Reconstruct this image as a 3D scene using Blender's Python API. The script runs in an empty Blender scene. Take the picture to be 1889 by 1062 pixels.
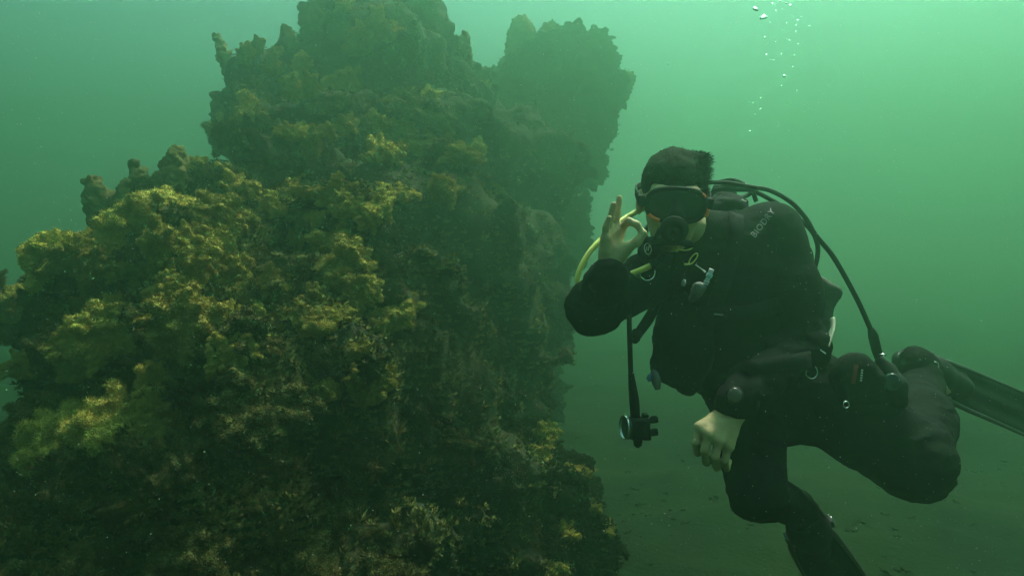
import bpy, math, random
import numpy as np
from mathutils import Vector

S = bpy.context.scene
COL = S.collection
rng = np.random.default_rng(7)
random.seed(7)

# ------------------------------------------------------------------ camera
ZC = 1.5                                   # camera height over the sea bed
FPX = 1364.0                               # focal length in pixels of the 1889 px wide photograph
cam_data = bpy.data.cameras.new('camera')
cam_data.sensor_width = 36.0
cam_data.lens = 36.0 * FPX / 1889.0
cam_data.clip_start = 0.02
cam_data.clip_end = 400.0
cam = bpy.data.objects.new('camera', cam_data)
cam.location = (0, 0, ZC)
cam.rotation_euler = (math.radians(90), 0, 0)
COL.objects.link(cam)
S.camera = cam

# ------------------------------------------------------------------ daylight
SUN_AZ = math.radians(40)                  # ahead and to the right
SUN_EL = math.radians(63)
world = bpy.data.worlds.new('World')
S.world = world
world.use_nodes = True
wn = world.node_tree
sky = wn.nodes.new('ShaderNodeTexSky')
sky.sky_type = 'NISHITA'
sky.sun_disc = False
sky.sun_elevation = SUN_EL
sky.sun_rotation = SUN_AZ
bg = wn.nodes['Background']
bg.inputs['Strength'].default_value = 0.11
wn.links.new(sky.outputs['Color'], bg.inputs['Color'])

sun_data = bpy.data.lights.new('sun', 'SUN')
sun_data.energy = 4.0
sun_data.angle = math.radians(12)          # spread by the rippled water surface
sun_data.color = (1.0, 0.96, 0.88)
sun = bpy.data.objects.new('sun', sun_data)
sd = Vector((math.sin(SUN_AZ) * math.cos(SUN_EL), math.cos(SUN_AZ) * math.cos(SUN_EL), math.sin(SUN_EL)))
sun.rotation_euler = sd.to_track_quat('Z', 'Y').to_euler()
sun.location = (0, 0, 20)
COL.objects.link(sun)

S.view_settings.view_transform = 'Standard'
S.view_settings.look = 'None'
S.view_settings.gamma = 1.0
S.view_settings.use_curve_mapping = False
S.view_settings.exposure = 2.5
S.cycles.volume_bounces = 3
S.cycles.use_denoising = True
S.cycles.denoising_prefilter = 'NONE'
S.cycles.denoising_input_passes = 'RGB_ALBEDO_NORMAL'
S.cycles.max_bounces = 8
S.cycles.transparent_max_bounces = 16
S.cycles.diffuse_bounces = 3
S.cycles.transmission_bounces = 6
S.cycles.caustics_reflective = False
S.cycles.caustics_refractive = False

# ------------------------------------------------------------------ the murky water
WATER_TOP = 12.0
WATER = dict(density=0.132, color=(0.25, 0.50, 0.325), g=0.865)
def P(px, py, d):
    """the place seen at pixel (px, py) of the photograph, d metres in front of the lens"""
    return np.array(((px - 944.5) / FPX * d, d, ZC - (py - 531.0) / FPX * d))

# ------------------------------------------------------------------ noise (vectorised)
def _hash(ix, iy, iz, seed):
    h = (ix.astype(np.uint32) * np.uint32(374761393) + iy.astype(np.uint32) * np.uint32(668265263)
         + iz.astype(np.uint32) * np.uint32(2147483647) + np.uint32((seed * 974634541 + 12345) & 0xffffffff))
    h = (h ^ (h >> np.uint32(13))) * np.uint32(1274126177)
    h = (h ^ (h >> np.uint32(16))) * np.uint32(2246822519)
    return h ^ (h >> np.uint32(15))
_G = np.array([[1,1,0],[-1,1,0],[1,-1,0],[-1,-1,0],[1,0,1],[-1,0,1],[1,0,-1],[-1,0,-1],[0,1,1],[0,-1,1],[0,1,-1],[0,-1,-1],[1,1,0],[-1,1,0],[0,-1,1],[0,-1,-1]], dtype=np.float32)
def perlin(p, seed=0):
    p = np.asarray(p, dtype=np.float32)
    i = np.floor(p).astype(np.int64); f = p - i
    u = f * f * f * (f * (f * 6 - 15) + 10)
    out = 0
    for dx in (0, 1):
        for dy in (0, 1):
            for dz in (0, 1):
                g = _G[_hash(i[:, 0] + dx, i[:, 1] + dy, i[:, 2] + dz, seed) & np.uint32(15)]
                d = g[:, 0] * (f[:, 0] - dx) + g[:, 1] * (f[:, 1] - dy) + g[:, 2] * (f[:, 2] - dz)
                w = (u[:, 0] if dx else 1 - u[:, 0]) * (u[:, 1] if dy else 1 - u[:, 1]) * (u[:, 2] if dz else 1 - u[:, 2])
                out = out + d * w
    return out
def fbm(p, octv=4, seed=0, gain=0.5):
    s = 0; a = 1.0; p = np.asarray(p, dtype=np.float32)
    for o in range(octv):
        s = s + a * perlin(p * (2.03 ** o) + o * 17.3, seed + o)
        a *= gain
    return s
def worley(p, seed=0):
    p = np.asarray(p, dtype=np.float32)
    i = np.floor(p).astype(np.int64); f = p - i
    best = np.full(len(p), 9.0, dtype=np.float32)
    for dx in (-1, 0, 1):
        for dy in (-1, 0, 1):
            for dz in (-1, 0, 1):
                h = _hash(i[:, 0] + dx, i[:, 1] + dy, i[:, 2] + dz, seed)
                qx = (h & np.uint32(1023)) / 1023.0; qy = ((h >> np.uint32(10)) & np.uint32(1023)) / 1023.0; qz = ((h >> np.uint32(20)) & np.uint32(1023)) / 1023.0
                d = (dx + qx - f[:, 0]) ** 2 + (dy + qy - f[:, 1]) ** 2 + (dz + qz - f[:, 2]) ** 2
                best = np.minimum(best, d)
    return np.sqrt(best)

# ------------------------------------------------------------------ shapes grown from distance fields
class Field:
    """solid shapes blended in one distance field, turned into one closed mesh"""
    def __init__(self, lo, hi, h):
        lo, hi = np.array(lo, dtype=float), np.array(hi, dtype=float)
        sw = (hi - lo) < 0.1
        lo, hi = np.where(sw, np.minimum(lo, hi) - 0.13, lo), np.where(sw, np.maximum(lo, hi) + 0.13, hi)
        self.lo = lo.astype(np.float32); self.h = h
        self.n = np.ceil((np.array(hi) - np.array(lo)) / h).astype(int) + 1
        self.F = np.full(self.n, 1.0, dtype=np.float32)
    def _sub(self, lo, hi):
        a = np.clip(np.floor((np.array(lo) - self.lo) / self.h).astype(int), 0, self.n)
        b = np.clip(np.ceil((np.array(hi) - self.lo) / self.h).astype(int) + 1, 0, self.n)
        if np.any(b <= a): return None, None
        ax = [self.lo[k] + self.h * np.arange(a[k], b[k], dtype=np.float32) for k in range(3)]
        X, Y, Z = np.meshgrid(*ax, indexing='ij')
        return tuple(slice(a[k], b[k]) for k in range(3)), (X, Y, Z)
    def add(self, fn, lo, hi, k=0.0, m=None, op='u'):
        m = max(k * 1.2, 3 * self.h) if m is None else m
        sl, X = self._sub(np.array(lo) - m, np.array(hi) + m)
        if sl is None: return self
        d = fn(*X); F = self.F[sl]
        if op == 's': d = -d; r = -np.minimum(-F, -d) if k <= 0 else -self._smin(-F, -d, k)
        else: r = np.minimum(F, d) if k <= 0 else self._smin(F, d, k)
        self.F[sl] = r
        return self
    @staticmethod
    def _smin(a, b, k):
        h = np.maximum(k - np.abs(a - b), 0) / k
        return np.minimum(a, b) - h * h * k * 0.25
    def cap(self, a, b, ra, rb, k=0.0, op='u'):
        a = np.array(a, dtype=np.float32); b = np.array(b, dtype=np.float32); ab = b - a; L = float(ab @ ab) + 1e-12
        def fn(X, Y, Z):
            t = np.clip(((X - a[0]) * ab[0] + (Y - a[1]) * ab[1] + (Z - a[2]) * ab[2]) / L, 0, 1)
            return np.sqrt((X - a[0] - t * ab[0]) ** 2 + (Y - a[1] - t * ab[1]) ** 2 + (Z - a[2] - t * ab[2]) ** 2) - (ra + (rb - ra) * t)
        r = max(ra, rb)
        return self.add(fn, np.minimum(a, b) - r, np.maximum(a, b) + r, k, op=op)
    def chain(self, pts, rads, k=0.0):
        for i in range(len(pts) - 1): self.cap(pts[i], pts[i + 1], rads[i], rads[i + 1], k)
        return self
    def ell(self, c, r, k=0.0, R=None, op='u'):
        c = np.array(c, dtype=np.float32); r = np.array(r, dtype=np.float32); R = np.eye(3) if R is None else np.array(R)
        def fn(X, Y, Z):
            q = [(R[i, 0] * (X - c[0]) + R[i, 1] * (Y - c[1]) + R[i, 2] * (Z - c[2])) for i in range(3)]
            k0 = np.sqrt((q[0] / r[0]) ** 2 + (q[1] / r[1]) ** 2 + (q[2] / r[2]) ** 2) + 1e-6
            k1 = np.sqrt((q[0] / r[0] ** 2) ** 2 + (q[1] / r[1] ** 2) ** 2 + (q[2] / r[2] ** 2) ** 2) + 1e-6
            return k0 * (k0 - 1) / k1
        e = np.abs(R.T) @ r
        return self.add(fn, c - e, c + e, k, op=op)
    def box(self, c, hs, rnd, k=0.0, R=None, op='u'):
        c = np.array(c, dtype=np.float32); hs = np.array(hs, dtype=np.float32); R = np.eye(3) if R is None else np.array(R)
        def fn(X, Y, Z):
            q = [np.abs(R[i, 0] * (X - c[0]) + R[i, 1] * (Y - c[1]) + R[i, 2] * (Z - c[2])) - hs[i] + rnd for i in range(3)]
            return np.sqrt(sum(np.maximum(a, 0) ** 2 for a in q)) + np.minimum(np.maximum(q[0], np.maximum(q[1], q[2])), 0) - rnd
        e = np.abs(R.T) @ hs
        return self.add(fn, c - e, c + e, k, op=op)
    def cyl(self, a, b, r, rnd=0.002, k=0.0, op='u'):
        a = np.array(a, dtype=np.float32); b = np.array(b, dtype=np.float32); c = (a + b) / 2; ax = b - a; L = np.linalg.norm(ax); ax = ax / L
        def fn(X, Y, Z):
            X = X - c[0]; Y = Y - c[1]; Z = Z - c[2]
            t = X * ax[0] + Y * ax[1] + Z * ax[2]
            rad = np.sqrt(np.maximum(X * X + Y * Y + Z * Z - t * t, 0))
            q0 = rad - r + rnd; q1 = np.abs(t) - L / 2 + rnd
            return np.sqrt(np.maximum(q0, 0) ** 2 + np.maximum(q1, 0) ** 2) + np.minimum(np.maximum(q0, q1), 0) - rnd
        return self.add(fn, np.minimum(a, b) - r, np.maximum(a, b) + r, k, op=op)
    def mesh(self):
        F = self.F
        F[0], F[-1] = np.maximum(F[0], 1e-4), np.maximum(F[-1], 1e-4)
        F[:, 0], F[:, -1] = np.maximum(F[:, 0], 1e-4), np.maximum(F[:, -1], 1e-4)
        F[:, :, 0], F[:, :, -1] = np.maximum(F[:, :, 0], 1e-4), np.maximum(F[:, :, -1], 1e-4)
        n = np.array(F.shape); In = F < 0
        c = [s - 1 for s in n]
        cnt = np.zeros(c, dtype=np.int8)
        for dx in (0, 1):
            for dy in (0, 1):
                for dz in (0, 1): cnt += In[dx:dx + c[0], dy:dy + c[1], dz:dz + c[2]]
        idx = np.argwhere((cnt > 0) & (cnt < 8))
        ID = np.full(c, -1, dtype=np.int32)
        ID[idx[:, 0], idx[:, 1], idx[:, 2]] = np.arange(len(idx))
        acc = np.zeros((len(idx), 3), dtype=np.float32); num = np.zeros(len(idx), dtype=np.float32)
        corners = [(a, b, d) for a in (0, 1) for b in (0, 1) for d in (0, 1)]
        val = {q: F[idx[:, 0] + q[0], idx[:, 1] + q[1], idx[:, 2] + q[2]] for q in corners}
        for q in corners:
            for ax in range(3):
                if q[ax] == 0:
                    q2 = list(q); q2[ax] = 1; a, b = val[q], val[tuple(q2)]
                    m = (a < 0) != (b < 0)
                    t = np.where(m, a / np.where(m, a - b, 1), 0)
                    pos = np.array(q, dtype=np.float32)[None, :].repeat(len(idx), 0); pos[:, ax] += t
                    acc += pos * m[:, None]; num += m
        V = self.lo + self.h * (idx + acc / num[:, None])
        quads = []
        for ax in range(3):
            o1, o2 = (ax + 1) % 3, (ax + 2) % 3
            sA = [slice(None)] * 3; sB = [slice(None)] * 3; sA[ax] = slice(0, -1); sB[ax] = slice(1, None)
            A, B = In[tuple(sA)], In[tuple(sB)]
            e = np.argwhere(A != B)
            e = e[(e[:, o1] > 0) & (e[:, o2] > 0) & (e[:, o1] < n[o1] - 1) & (e[:, o2] < n[o2] - 1)]
            fl = A[e[:, 0], e[:, 1], e[:, 2]]
            def g(a, b):
                z = e.copy(); z[:, o1] -= a; z[:, o2] -= b
                return ID[z[:, 0], z[:, 1], z[:, 2]]
            q = np.stack([g(1, 1), g(0, 1), g(0, 0), g(1, 0)], 1)
            q[~fl] = q[~fl][:, ::-1]
            quads.append(q)
        Q = np.concatenate(quads); Q = Q[(Q >= 0).all(1)]
        return V.astype(np.float64), Q

def vnormals(V, Q):
    N = np.zeros_like(V)
    a, b, c = V[Q[:, 0]], V[Q[:, 1]], V[Q[:, 2]]
    d = V[Q[:, -1]]
    fn = np.cross(c - a, d - b) if Q.shape[1] == 4 else np.cross(b - a, c - a)
    for k in range(Q.shape[1]):
        for j in range(3): N[:, j] += np.bincount(Q[:, k], weights=fn[:, j], minlength=len(V))
    return N / (np.linalg.norm(N, axis=1, keepdims=True) + 1e-12)

def mesh_data(name, V, Fc, smooth=True):
    me = bpy.data.meshes.new(name)
    V = np.asarray(V, dtype=np.float32)
    if isinstance(Fc, np.ndarray):
        k = Fc.shape[1]
        me.vertices.add(len(V)); me.vertices.foreach_set('co', V.ravel())
        me.loops.add(Fc.size); me.loops.foreach_set('vertex_index', Fc.astype(np.int32).ravel())
        me.polygons.add(len(Fc)); me.polygons.foreach_set('loop_start', np.arange(0, Fc.size, k, dtype=np.int32))
        me.polygons.foreach_set('loop_total', np.full(len(Fc), k, dtype=np.int32))
        me.update(calc_edges=True)
    else:
        me.from_pydata([tuple(v) for v in V], [], [tuple(int(i) for i in f) for f in Fc])
    if smooth: me.polygons.foreach_set('use_smooth', np.ones(len(me.polygons), dtype=bool))
    me.update()
    return me

def tag(o, label=None, cat=None, group=None, kind=None):
    for k, v in (('label', label), ('category', cat), ('group', group), ('kind', kind)):
        if v: o[k] = v
    return o
def thing(name, label, cat, loc, group=None):
    o = bpy.data.objects.new(name, None); COL.objects.link(o)
    o.location = tuple(float(v) for v in loc); o.empty_display_size = 0.05
    return tag(o, label, cat, group)
def origin(o):
    v = np.zeros(3)
    while o is not None: v = v + np.array(o.location); o = o.parent
    return v
def mk(name, VF, mat, parent=None, smooth=True, base=None):
    """links world-space geometry as ONE mesh object, moved into its parent's space"""
    V, Fc = VF
    V = np.asarray(V, dtype=np.float64)
    loc = np.zeros(3) if base is None else np.array(base, dtype=float)
    off = origin(parent) if parent is not None else np.zeros(3)
    o = bpy.data.objects.new(name, mesh_data(name, V - loc - (off if base is None else 0), Fc, smooth))
    o.location = tuple(loc - (off if base is not None else 0)) if base is not None else (0, 0, 0)
    if mat is not None: o.data.materials.append(mat)
    COL.objects.link(o)
    if parent is not None: o.parent = parent
    return o

def spline(pts, n):
    pts = [np.array(p, dtype=float) for p in pts]
    p = [2 * pts[0] - pts[1]] + pts + [2 * pts[-1] - pts[-2]]
    out = []
    for i in range(1, len(p) - 2):
        a, b, c, d = p[i - 1], p[i], p[i + 1], p[i + 2]
        for t in np.linspace(0, 1, n, endpoint=False):
            out.append(0.5 * ((2 * b) + (-a + c) * t + (2 * a - 5 * b + 4 * c - d) * t * t + (-a + 3 * b - 3 * c + d) * t ** 3))
    out.append(p[-2])
    return np.array(out)
def frames(C):
    T = np.gradient(C, axis=0); T /= np.linalg.norm(T, axis=1, keepdims=True) + 1e-12
    u = np.cross(T[0], (0.13, 0.2, 0.97)); u /= np.linalg.norm(u)
    U = []
    for t in T:
        u = u - t * (u @ t); u = u / np.linalg.norm(u); U.append(u)
    U = np.array(U)
    return T, U, np.cross(T, U)
def tube(pts, r, seg=10, n=6, flat=1.0, straight=False, closed=False):
    C = np.array([np.array(p, float) for p in pts]) if straight else spline(pts, n)
    T, U, W = frames(C)
    m = len(C)
    rr = np.full(m, r) if np.isscalar(r) else np.interp(np.linspace(0, 1, m), np.linspace(0, 1, len(r)), r)
    an = np.linspace(0, 2 * np.pi, seg, endpoint=False)
    V = (C[:, None, :] + rr[:, None, None] * (np.cos(an)[None, :, None] * U[:, None, :] + flat * np.sin(an)[None, :, None] * W[:, None, :])).reshape(-1, 3)
    Fc = []
    for i in range(m - 1):
        for j in range(seg):
            a, b = i * seg + j, i * seg + (j + 1) % seg
            Fc.append((a, b, b + seg, a + seg))
    if closed:
        i = m - 1
        for j in range(seg): Fc.append((i * seg + j, i * seg + (j + 1) % seg, (j + 1) % seg, j))
    else:
        Fc.append(tuple(range(seg))[::-1]); Fc.append(tuple((m - 1) * seg + j for j in range(seg)))
    return V, Fc
def strap(pts, width_dir, w, th, n=8):
    """a flat band: width along width_dir, a real thickness"""
    C = spline(pts, n); T = np.gradient(C, axis=0); T /= np.linalg.norm(T, axis=1, keepdims=True)
    wd = np.array(width_dir, float)
    W = wd[None, :] - T * (T @ wd)[:, None]; W /= np.linalg.norm(W, axis=1, keepdims=True)
    N = np.cross(T, W)
    ring = [C + W * w / 2 + N * th / 2, C - W * w / 2 + N * th / 2, C - W * w / 2 - N * th / 2, C + W * w / 2 - N * th / 2]
    V = np.stack(ring, 1).reshape(-1, 3); Fc = []
    for i in range(len(C) - 1):
        for j in range(4): a, b = i * 4 + j, i * 4 + (j + 1) % 4; Fc.append((a, b, b + 4, a + 4))
    Fc += [(3, 2, 1, 0), tuple((len(C) - 1) * 4 + j for j in range(4))]
    return V, Fc
def ring(c, ax_u, ax_v, ru, rv, r, a0=0, a1=2 * math.pi, n=28, seg=8):
    full = abs(a1 - a0) > 6.28
    an = np.linspace(a0, a1, n, endpoint=not full)
    c = np.array(c, float); u = np.array(ax_u, float); v = np.array(ax_v, float)
    return tube([c + u * ru * math.cos(t) + v * rv * math.sin(t) for t in an], r, seg, straight=True, closed=full)
def lathe(base, axis, prof, seg=24):
    """prof: list of (distance along axis, radius)"""
    axis = np.array(axis, float); axis /= np.linalg.norm(axis)
    u = np.cross(axis, (0.3, 0.1, 0.95)); u /= np.linalg.norm(u); w = np.cross(axis, u)
    an = np.linspace(0, 2 * np.pi, seg, endpoint=False); V = []; Fc = []
    for t, r in prof:
        V.append(np.array(base)[None, :] + axis * t + max(r, 1e-5) * (np.cos(an)[:, None] * u + np.sin(an)[:, None] * w))
    V = np.concatenate(V); m = len(prof)
    for i in range(m - 1):
        for j in range(seg): a, b = i * seg + j, i * seg + (j + 1) % seg; Fc.append((a, b, b + seg, a + seg))
    Fc.append(tuple(range(seg))[::-1]); Fc.append(tuple((m - 1) * seg + j for j in range(seg)))
    return V, Fc
def join(*VFs):
    V = []; Fc = []; k = 0
    for v, f in VFs:
        V.append(np.asarray(v)); Fc += [tuple(int(i) + k for i in q) for q in f]; k += len(v)
    return np.concatenate(V), Fc

# ------------------------------------------------------------------ materials
def material(name, color, rough=0.7, metal=0.0, spec=0.3, var=None, scale=20.0, bump=0.0, bscale=60.0, obj_var=0.0, trans=0.0, ior=1.45, sheen=0.0):
    m = bpy.data.materials.new(name); m.use_nodes = True
    nt = m.node_tree; b = nt.nodes['Principled BSDF']
    b.inputs['Roughness'].default_value = rough; b.inputs['Metallic'].default_value = metal
    b.inputs['Specular IOR Level'].default_value = spec; b.inputs['IOR'].default_value = ior
    b.inputs['Transmission Weight'].default_value = trans
    if sheen: b.inputs['Sheen Weight'].default_value = sheen
    b.inputs['Base Color'].default_value = (*color, 1)
    tc = nt.nodes.new('ShaderNodeTexCoord')
    if var is not None:
        nz = nt.nodes.new('ShaderNodeTexNoise'); nz.inputs['Scale'].default_value = scale; nz.inputs['Detail'].default_value = 6
        nt.links.new(tc.outputs['Object'], nz.inputs['Vector'])
        cr = nt.nodes.new('ShaderNodeValToRGB')
        cr.color_ramp.elements[0].position = 0.35; cr.color_ramp.elements[1].position = 0.68
        cr.color_ramp.elements[0].color = (*color, 1); cr.color_ramp.elements[1].color = (*var, 1)
        nt.links.new(nz.outputs['Fac'], cr.inputs['Fac'])
        out = cr.outputs['Color']
        if obj_var:
            oi = nt.nodes.new('ShaderNodeObjectInfo'); hs = nt.nodes.new('ShaderNodeHueSaturation')
            mr = nt.nodes.new('ShaderNodeMapRange'); mr.inputs['To Min'].default_value = 1 - obj_var; mr.inputs['To Max'].default_value = 1 + obj_var
            nt.links.new(oi.outputs['Random'], mr.inputs['Value']); nt.links.new(mr.outputs['Result'], hs.inputs['Value'])
            mr2 = nt.nodes.new('ShaderNodeMapRange'); mr2.inputs['To Min'].default_value = 0.493; mr2.inputs['To Max'].default_value = 0.516
            mu = nt.nodes.new('ShaderNodeMath'); mu.operation = 'FRACT'; m7 = nt.nodes.new('ShaderNodeMath'); m7.operation = 'MULTIPLY'; m7.inputs[1].default_value = 7.31
            nt.links.new(oi.outputs['Random'], m7.inputs[0]); nt.links.new(m7.outputs[0], mu.inputs[0]); nt.links.new(mu.outputs[0], mr2.inputs['Value'])
            nt.links.new(mr2.outputs['Result'], hs.inputs['Hue'])
            nt.links.new(out, hs.inputs['Color']); out = hs.outputs['Color']
        nt.links.new(out, b.inputs['Base Color'])
    if bump:
        bn = nt.nodes.new('ShaderNodeTexNoise'); bn.inputs['Scale'].default_value = bscale; bn.inputs['Detail'].default_value = 5
        nt.links.new(tc.outputs['Object'], bn.inputs['Vector'])
        bp = nt.nodes.new('ShaderNodeBump'); bp.inputs['Strength'].default_value = 1.0; bp.inputs['Distance'].default_value = bump
        nt.links.new(bn.outputs['Fac'], bp.inputs['Height']); nt.links.new(bp.outputs['Normal'], b.inputs['Normal'])
    return m

M = dict(
    rock=material('silty_rock', (0.014, 0.017, 0.008), 0.95, var=(0.036, 0.036, 0.014), scale=7, bump=0.012, bscale=45, spec=0.1),
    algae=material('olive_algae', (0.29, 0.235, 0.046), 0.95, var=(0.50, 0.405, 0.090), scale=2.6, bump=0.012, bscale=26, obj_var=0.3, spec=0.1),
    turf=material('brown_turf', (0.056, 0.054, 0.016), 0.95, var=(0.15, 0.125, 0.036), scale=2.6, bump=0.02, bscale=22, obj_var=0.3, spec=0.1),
    shaded_turf=material('shaded_brown_turf', (0.020, 0.024, 0.010), 0.95, var=(0.052, 0.050, 0.020), scale=2.6, bump=0.02, bscale=22, obj_var=0.3, spec=0.1),  # turf copy with the shade of the right-hand reef put into its colour
    sand=material('silty_sand', (0.003, 0.009, 0.003), 0.95, var=(0.010, 0.022, 0.005), scale=0.9, bump=0.012, bscale=30, spec=0.1),
    weed=material('bottom_weed', (0.006, 0.012, 0.004), 0.95, var=(0.022, 0.030, 0.008), scale=3, spec=0.1),
    suit=material('black_neoprene', (0.0040, 0.0043, 0.0046), 0.85, var=(0.0072, 0.0075, 0.0078), scale=25, bump=0.0012, bscale=160, spec=0.05),
    nylon=material('black_nylon', (0.0050, 0.0050, 0.0055), 0.85, var=(0.009, 0.009, 0.009), scale=60, bump=0.001, bscale=260, spec=0.1),
    rubber=material('black_rubber', (0.0055, 0.0055, 0.0055), 0.65, var=(0.010, 0.010, 0.010), scale=40, spec=0.15),
    grey=material('grey_rubber', (0.13, 0.135, 0.12), 0.6, var=(0.17, 0.175, 0.16), scale=60, spec=0.3),
    wing=material('olive_grey_fabric', (0.07, 0.072, 0.052), 0.9, var=(0.10, 0.10, 0.075), scale=30, spec=0.2),
    yellow=material('yellow_hose_rubber', (0.74, 0.68, 0.14), 0.5, var=(0.82, 0.76, 0.22), scale=30, spec=0.35),
    orange=material('orange_plastic', (0.85, 0.16, 0.02), 0.4, spec=0.4),
    white=material('white_plastic', (0.78, 0.78, 0.74), 0.4, spec=0.4),
    cyan=material('pale_cyan_plastic', (0.45, 0.72, 0.72), 0.4, spec=0.4),
    cord=material('pale_cord', (0.36, 0.37, 0.27), 0.7),
    steel=material('stainless_steel', (0.72, 0.72, 0.70), 0.25, metal=1.0),
    skin=material('skin', (0.40, 0.30, 0.145), 0.6, var=(0.50, 0.38, 0.19), scale=35, bump=0.0008, bscale=220, spec=0.3),
    hair=material('dark_hair', (0.010, 0.009, 0.007), 0.9, var=(0.018, 0.016, 0.011), scale=80, spec=0.04),
    lens=material('tinted_mask_glass', (0.022, 0.036, 0.028), 0.12, spec=0.5),
    dial=material('watch_glass', (0.09, 0.075, 0.05), 0.25, spec=0.5),
    red=material('red_print', (0.16, 0.02, 0.015), 0.6),
    print=material('pale_print', (0.62, 0.64, 0.58), 0.6),
    dimprint=material('worn_print', (0.17, 0.18, 0.165), 0.6),
    mote=material('pale_silt', (0.55, 0.57, 0.46), 0.8),
    bubble=material('air_bubble', (1, 1, 1), 0.0, trans=1.0, ior=0.75, spec=0.5),
    blue=material('blue_plastic', (0.06, 0.16, 0.30), 0.5),
    tank=material('painted_tank', (0.35, 0.36, 0.33), 0.4, var=(0.28, 0.29, 0.27), scale=9),
)
# ------------------------------------------------------------------ haze: the green water itself
def box_mesh(lo, hi):
    x0, y0, z0 = lo; x1, y1, z1 = hi
    V = np.array([(x0,y0,z0),(x1,y0,z0),(x1,y1,z0),(x0,y1,z0),(x0,y0,z1),(x1,y0,z1),(x1,y1,z1),(x0,y1,z1)])
    return V, [(3,2,1,0),(4,5,6,7),(0,1,5,4),(1,2,6,5),(2,3,7,6),(3,0,4,7)]
hz = bpy.data.materials.new('murky_water'); hz.use_nodes = True
hz.node_tree.nodes.remove(hz.node_tree.nodes['Principled BSDF'])
pv = hz.node_tree.nodes.new('ShaderNodeVolumePrincipled')
pv.inputs['Color'].default_value = (*WATER['color'], 1)
pv.inputs['Density'].default_value = WATER['density']
pv.inputs['Anisotropy'].default_value = WATER['g']
pv.inputs['Absorption Color'].default_value = (0, 0, 0, 1)
hz.node_tree.links.new(pv.outputs['Volume'], hz.node_tree.nodes['Material Output'].inputs['Volume'])
try: hz.cycles.homogeneous_volume = True
except Exception: pass
haze = mk('haze', box_mesh((-45, -45, -2.2), (45, 45, WATER_TOP)), hz, smooth=False)
tag(haze, 'murky green water that fades far things', kind='stuff')

# ------------------------------------------------------------------ sea bed
def seabed():
    n = 260
    t = np.linspace(-1, 1, n); c = np.sign(t) * (0.18 * np.abs(t) + 0.82 * np.abs(t) ** 3) * 44
    X, Y = np.meshgrid(c, c + 4, indexing='ij'); p = np.stack([X.ravel(), Y.ravel(), np.zeros(n * n)], 1)
    p[:, 1] = np.clip(p[:, 1], -44, 44)
    z = 0.22 * fbm(p * 0.35, 4, 31) + 0.05 * fbm(p * 2.1, 3, 41) + 0.018 * fbm(p * 9, 2, 44)
    p[:, 2] = z
    I = np.arange(n * n).reshape(n, n)
    Q = np.stack([I[:-1, :-1].ravel(), I[1:, :-1].ravel(), I[1:, 1:].ravel(), I[:-1, 1:].ravel()], 1)
    return p, Q
def bed_z(x, y):
    p = np.stack([np.atleast_1d(x), np.atleast_1d(y), np.zeros_like(np.atleast_1d(x))], 1).astype(float)
    return 0.22 * fbm(p * 0.35, 4, 31) + 0.05 * fbm(p * 2.1, 3, 41)
tag(mk('seabed', seabed(), M['sand']), 'silty greenish sea bed fading into the murk', kind='structure')

# ------------------------------------------------------------------ growth: knobbly algae clumps, several shapes shared by all copies
def clump_shape(seed, lobes, spread, up, tall=1.0):
    r = np.random.default_rng(seed)
    f = Field((-1.5, -1.5, -0.9), (1.5, 1.5, 1.9), 0.046)
    f.ell((0, 0, 0), (0.62 * spread, 0.62 * spread, 0.42), 0.1)
    for _ in range(lobes):
        d = r.normal(size=3); d[2] = abs(d[2]) * up - 0.12; d /= np.linalg.norm(d)
        a = d * np.array((spread, spread, 1)) * 0.42; rad = r.uniform(0.16, 0.27)
        for _s in range(r.integers(2, 5)):
            d2 = d + r.normal(size=3) * 0.55; d2[2] += 0.18; d2 /= np.linalg.norm(d2)
            b = a + d2 * np.array((spread, spread, tall)) * r.uniform(0.12, 0.24)
            f.cap(a, b, rad, rad * 0.86, 0.05); a, rad = b, rad * 0.84
    V, Q = f.mesh()
    N = vnormals(V, Q)
    w = worley(V * 4.2, seed) ; w2 = worley(V * 9.5, seed + 3)
    V = V + N * ((0.5 - w) * 0.11 + (0.5 - w2) * 0.06 + (0.5 - worley(V * 20, seed + 5)) * 0.035)[:, None]
    # a fuzz of short filaments
    N = vnormals(V, Q); k = r.choice(len(V), 11000); b = V[k]; nn = N[k] + r.normal(size=(len(k), 3)) * 0.75
    nn /= np.linalg.norm(nn, axis=1, keepdims=True); L = r.uniform(0.03, 0.105, len(k))[:, None]
    s = np.cross(nn, r.normal(size=(len(k), 3))); s /= np.linalg.norm(s, axis=1, keepdims=True) + 1e-9
    T = np.stack([b - s * 0.008, b + s * 0.008, b + nn * L + s * 0.005, b + nn * L - s * 0.005], 1).reshape(-1, 3)
    QT = np.arange(len(T)).reshape(-1, 4) + len(V)
    return np.concatenate([V, T]), np.concatenate([Q, QT])
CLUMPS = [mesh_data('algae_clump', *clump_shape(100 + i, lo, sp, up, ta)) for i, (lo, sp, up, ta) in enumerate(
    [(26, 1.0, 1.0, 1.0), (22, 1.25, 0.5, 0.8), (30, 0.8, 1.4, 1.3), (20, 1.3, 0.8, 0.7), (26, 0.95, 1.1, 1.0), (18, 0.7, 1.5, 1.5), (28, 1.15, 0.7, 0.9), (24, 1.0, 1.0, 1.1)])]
TURFS = []; SHADED = []
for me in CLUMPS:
    me.materials.append(M['algae']); c = me.copy(); c.name = 'turf_clump'; c.materials[0] = M['turf']; TURFS.append(c); c = me.copy(); c.name = 'turf_clump'; c.materials[0] = M['shaded_turf']; SHADED.append(c)

def rot_to(n, spin):
    z = Vector(n).normalized(); q = Vector((0, 0, 1)).rotation_difference(z)
    from mathutils import Quaternion
    return (q @ Quaternion((0, 0, 1), spin)).to_euler()

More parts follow.
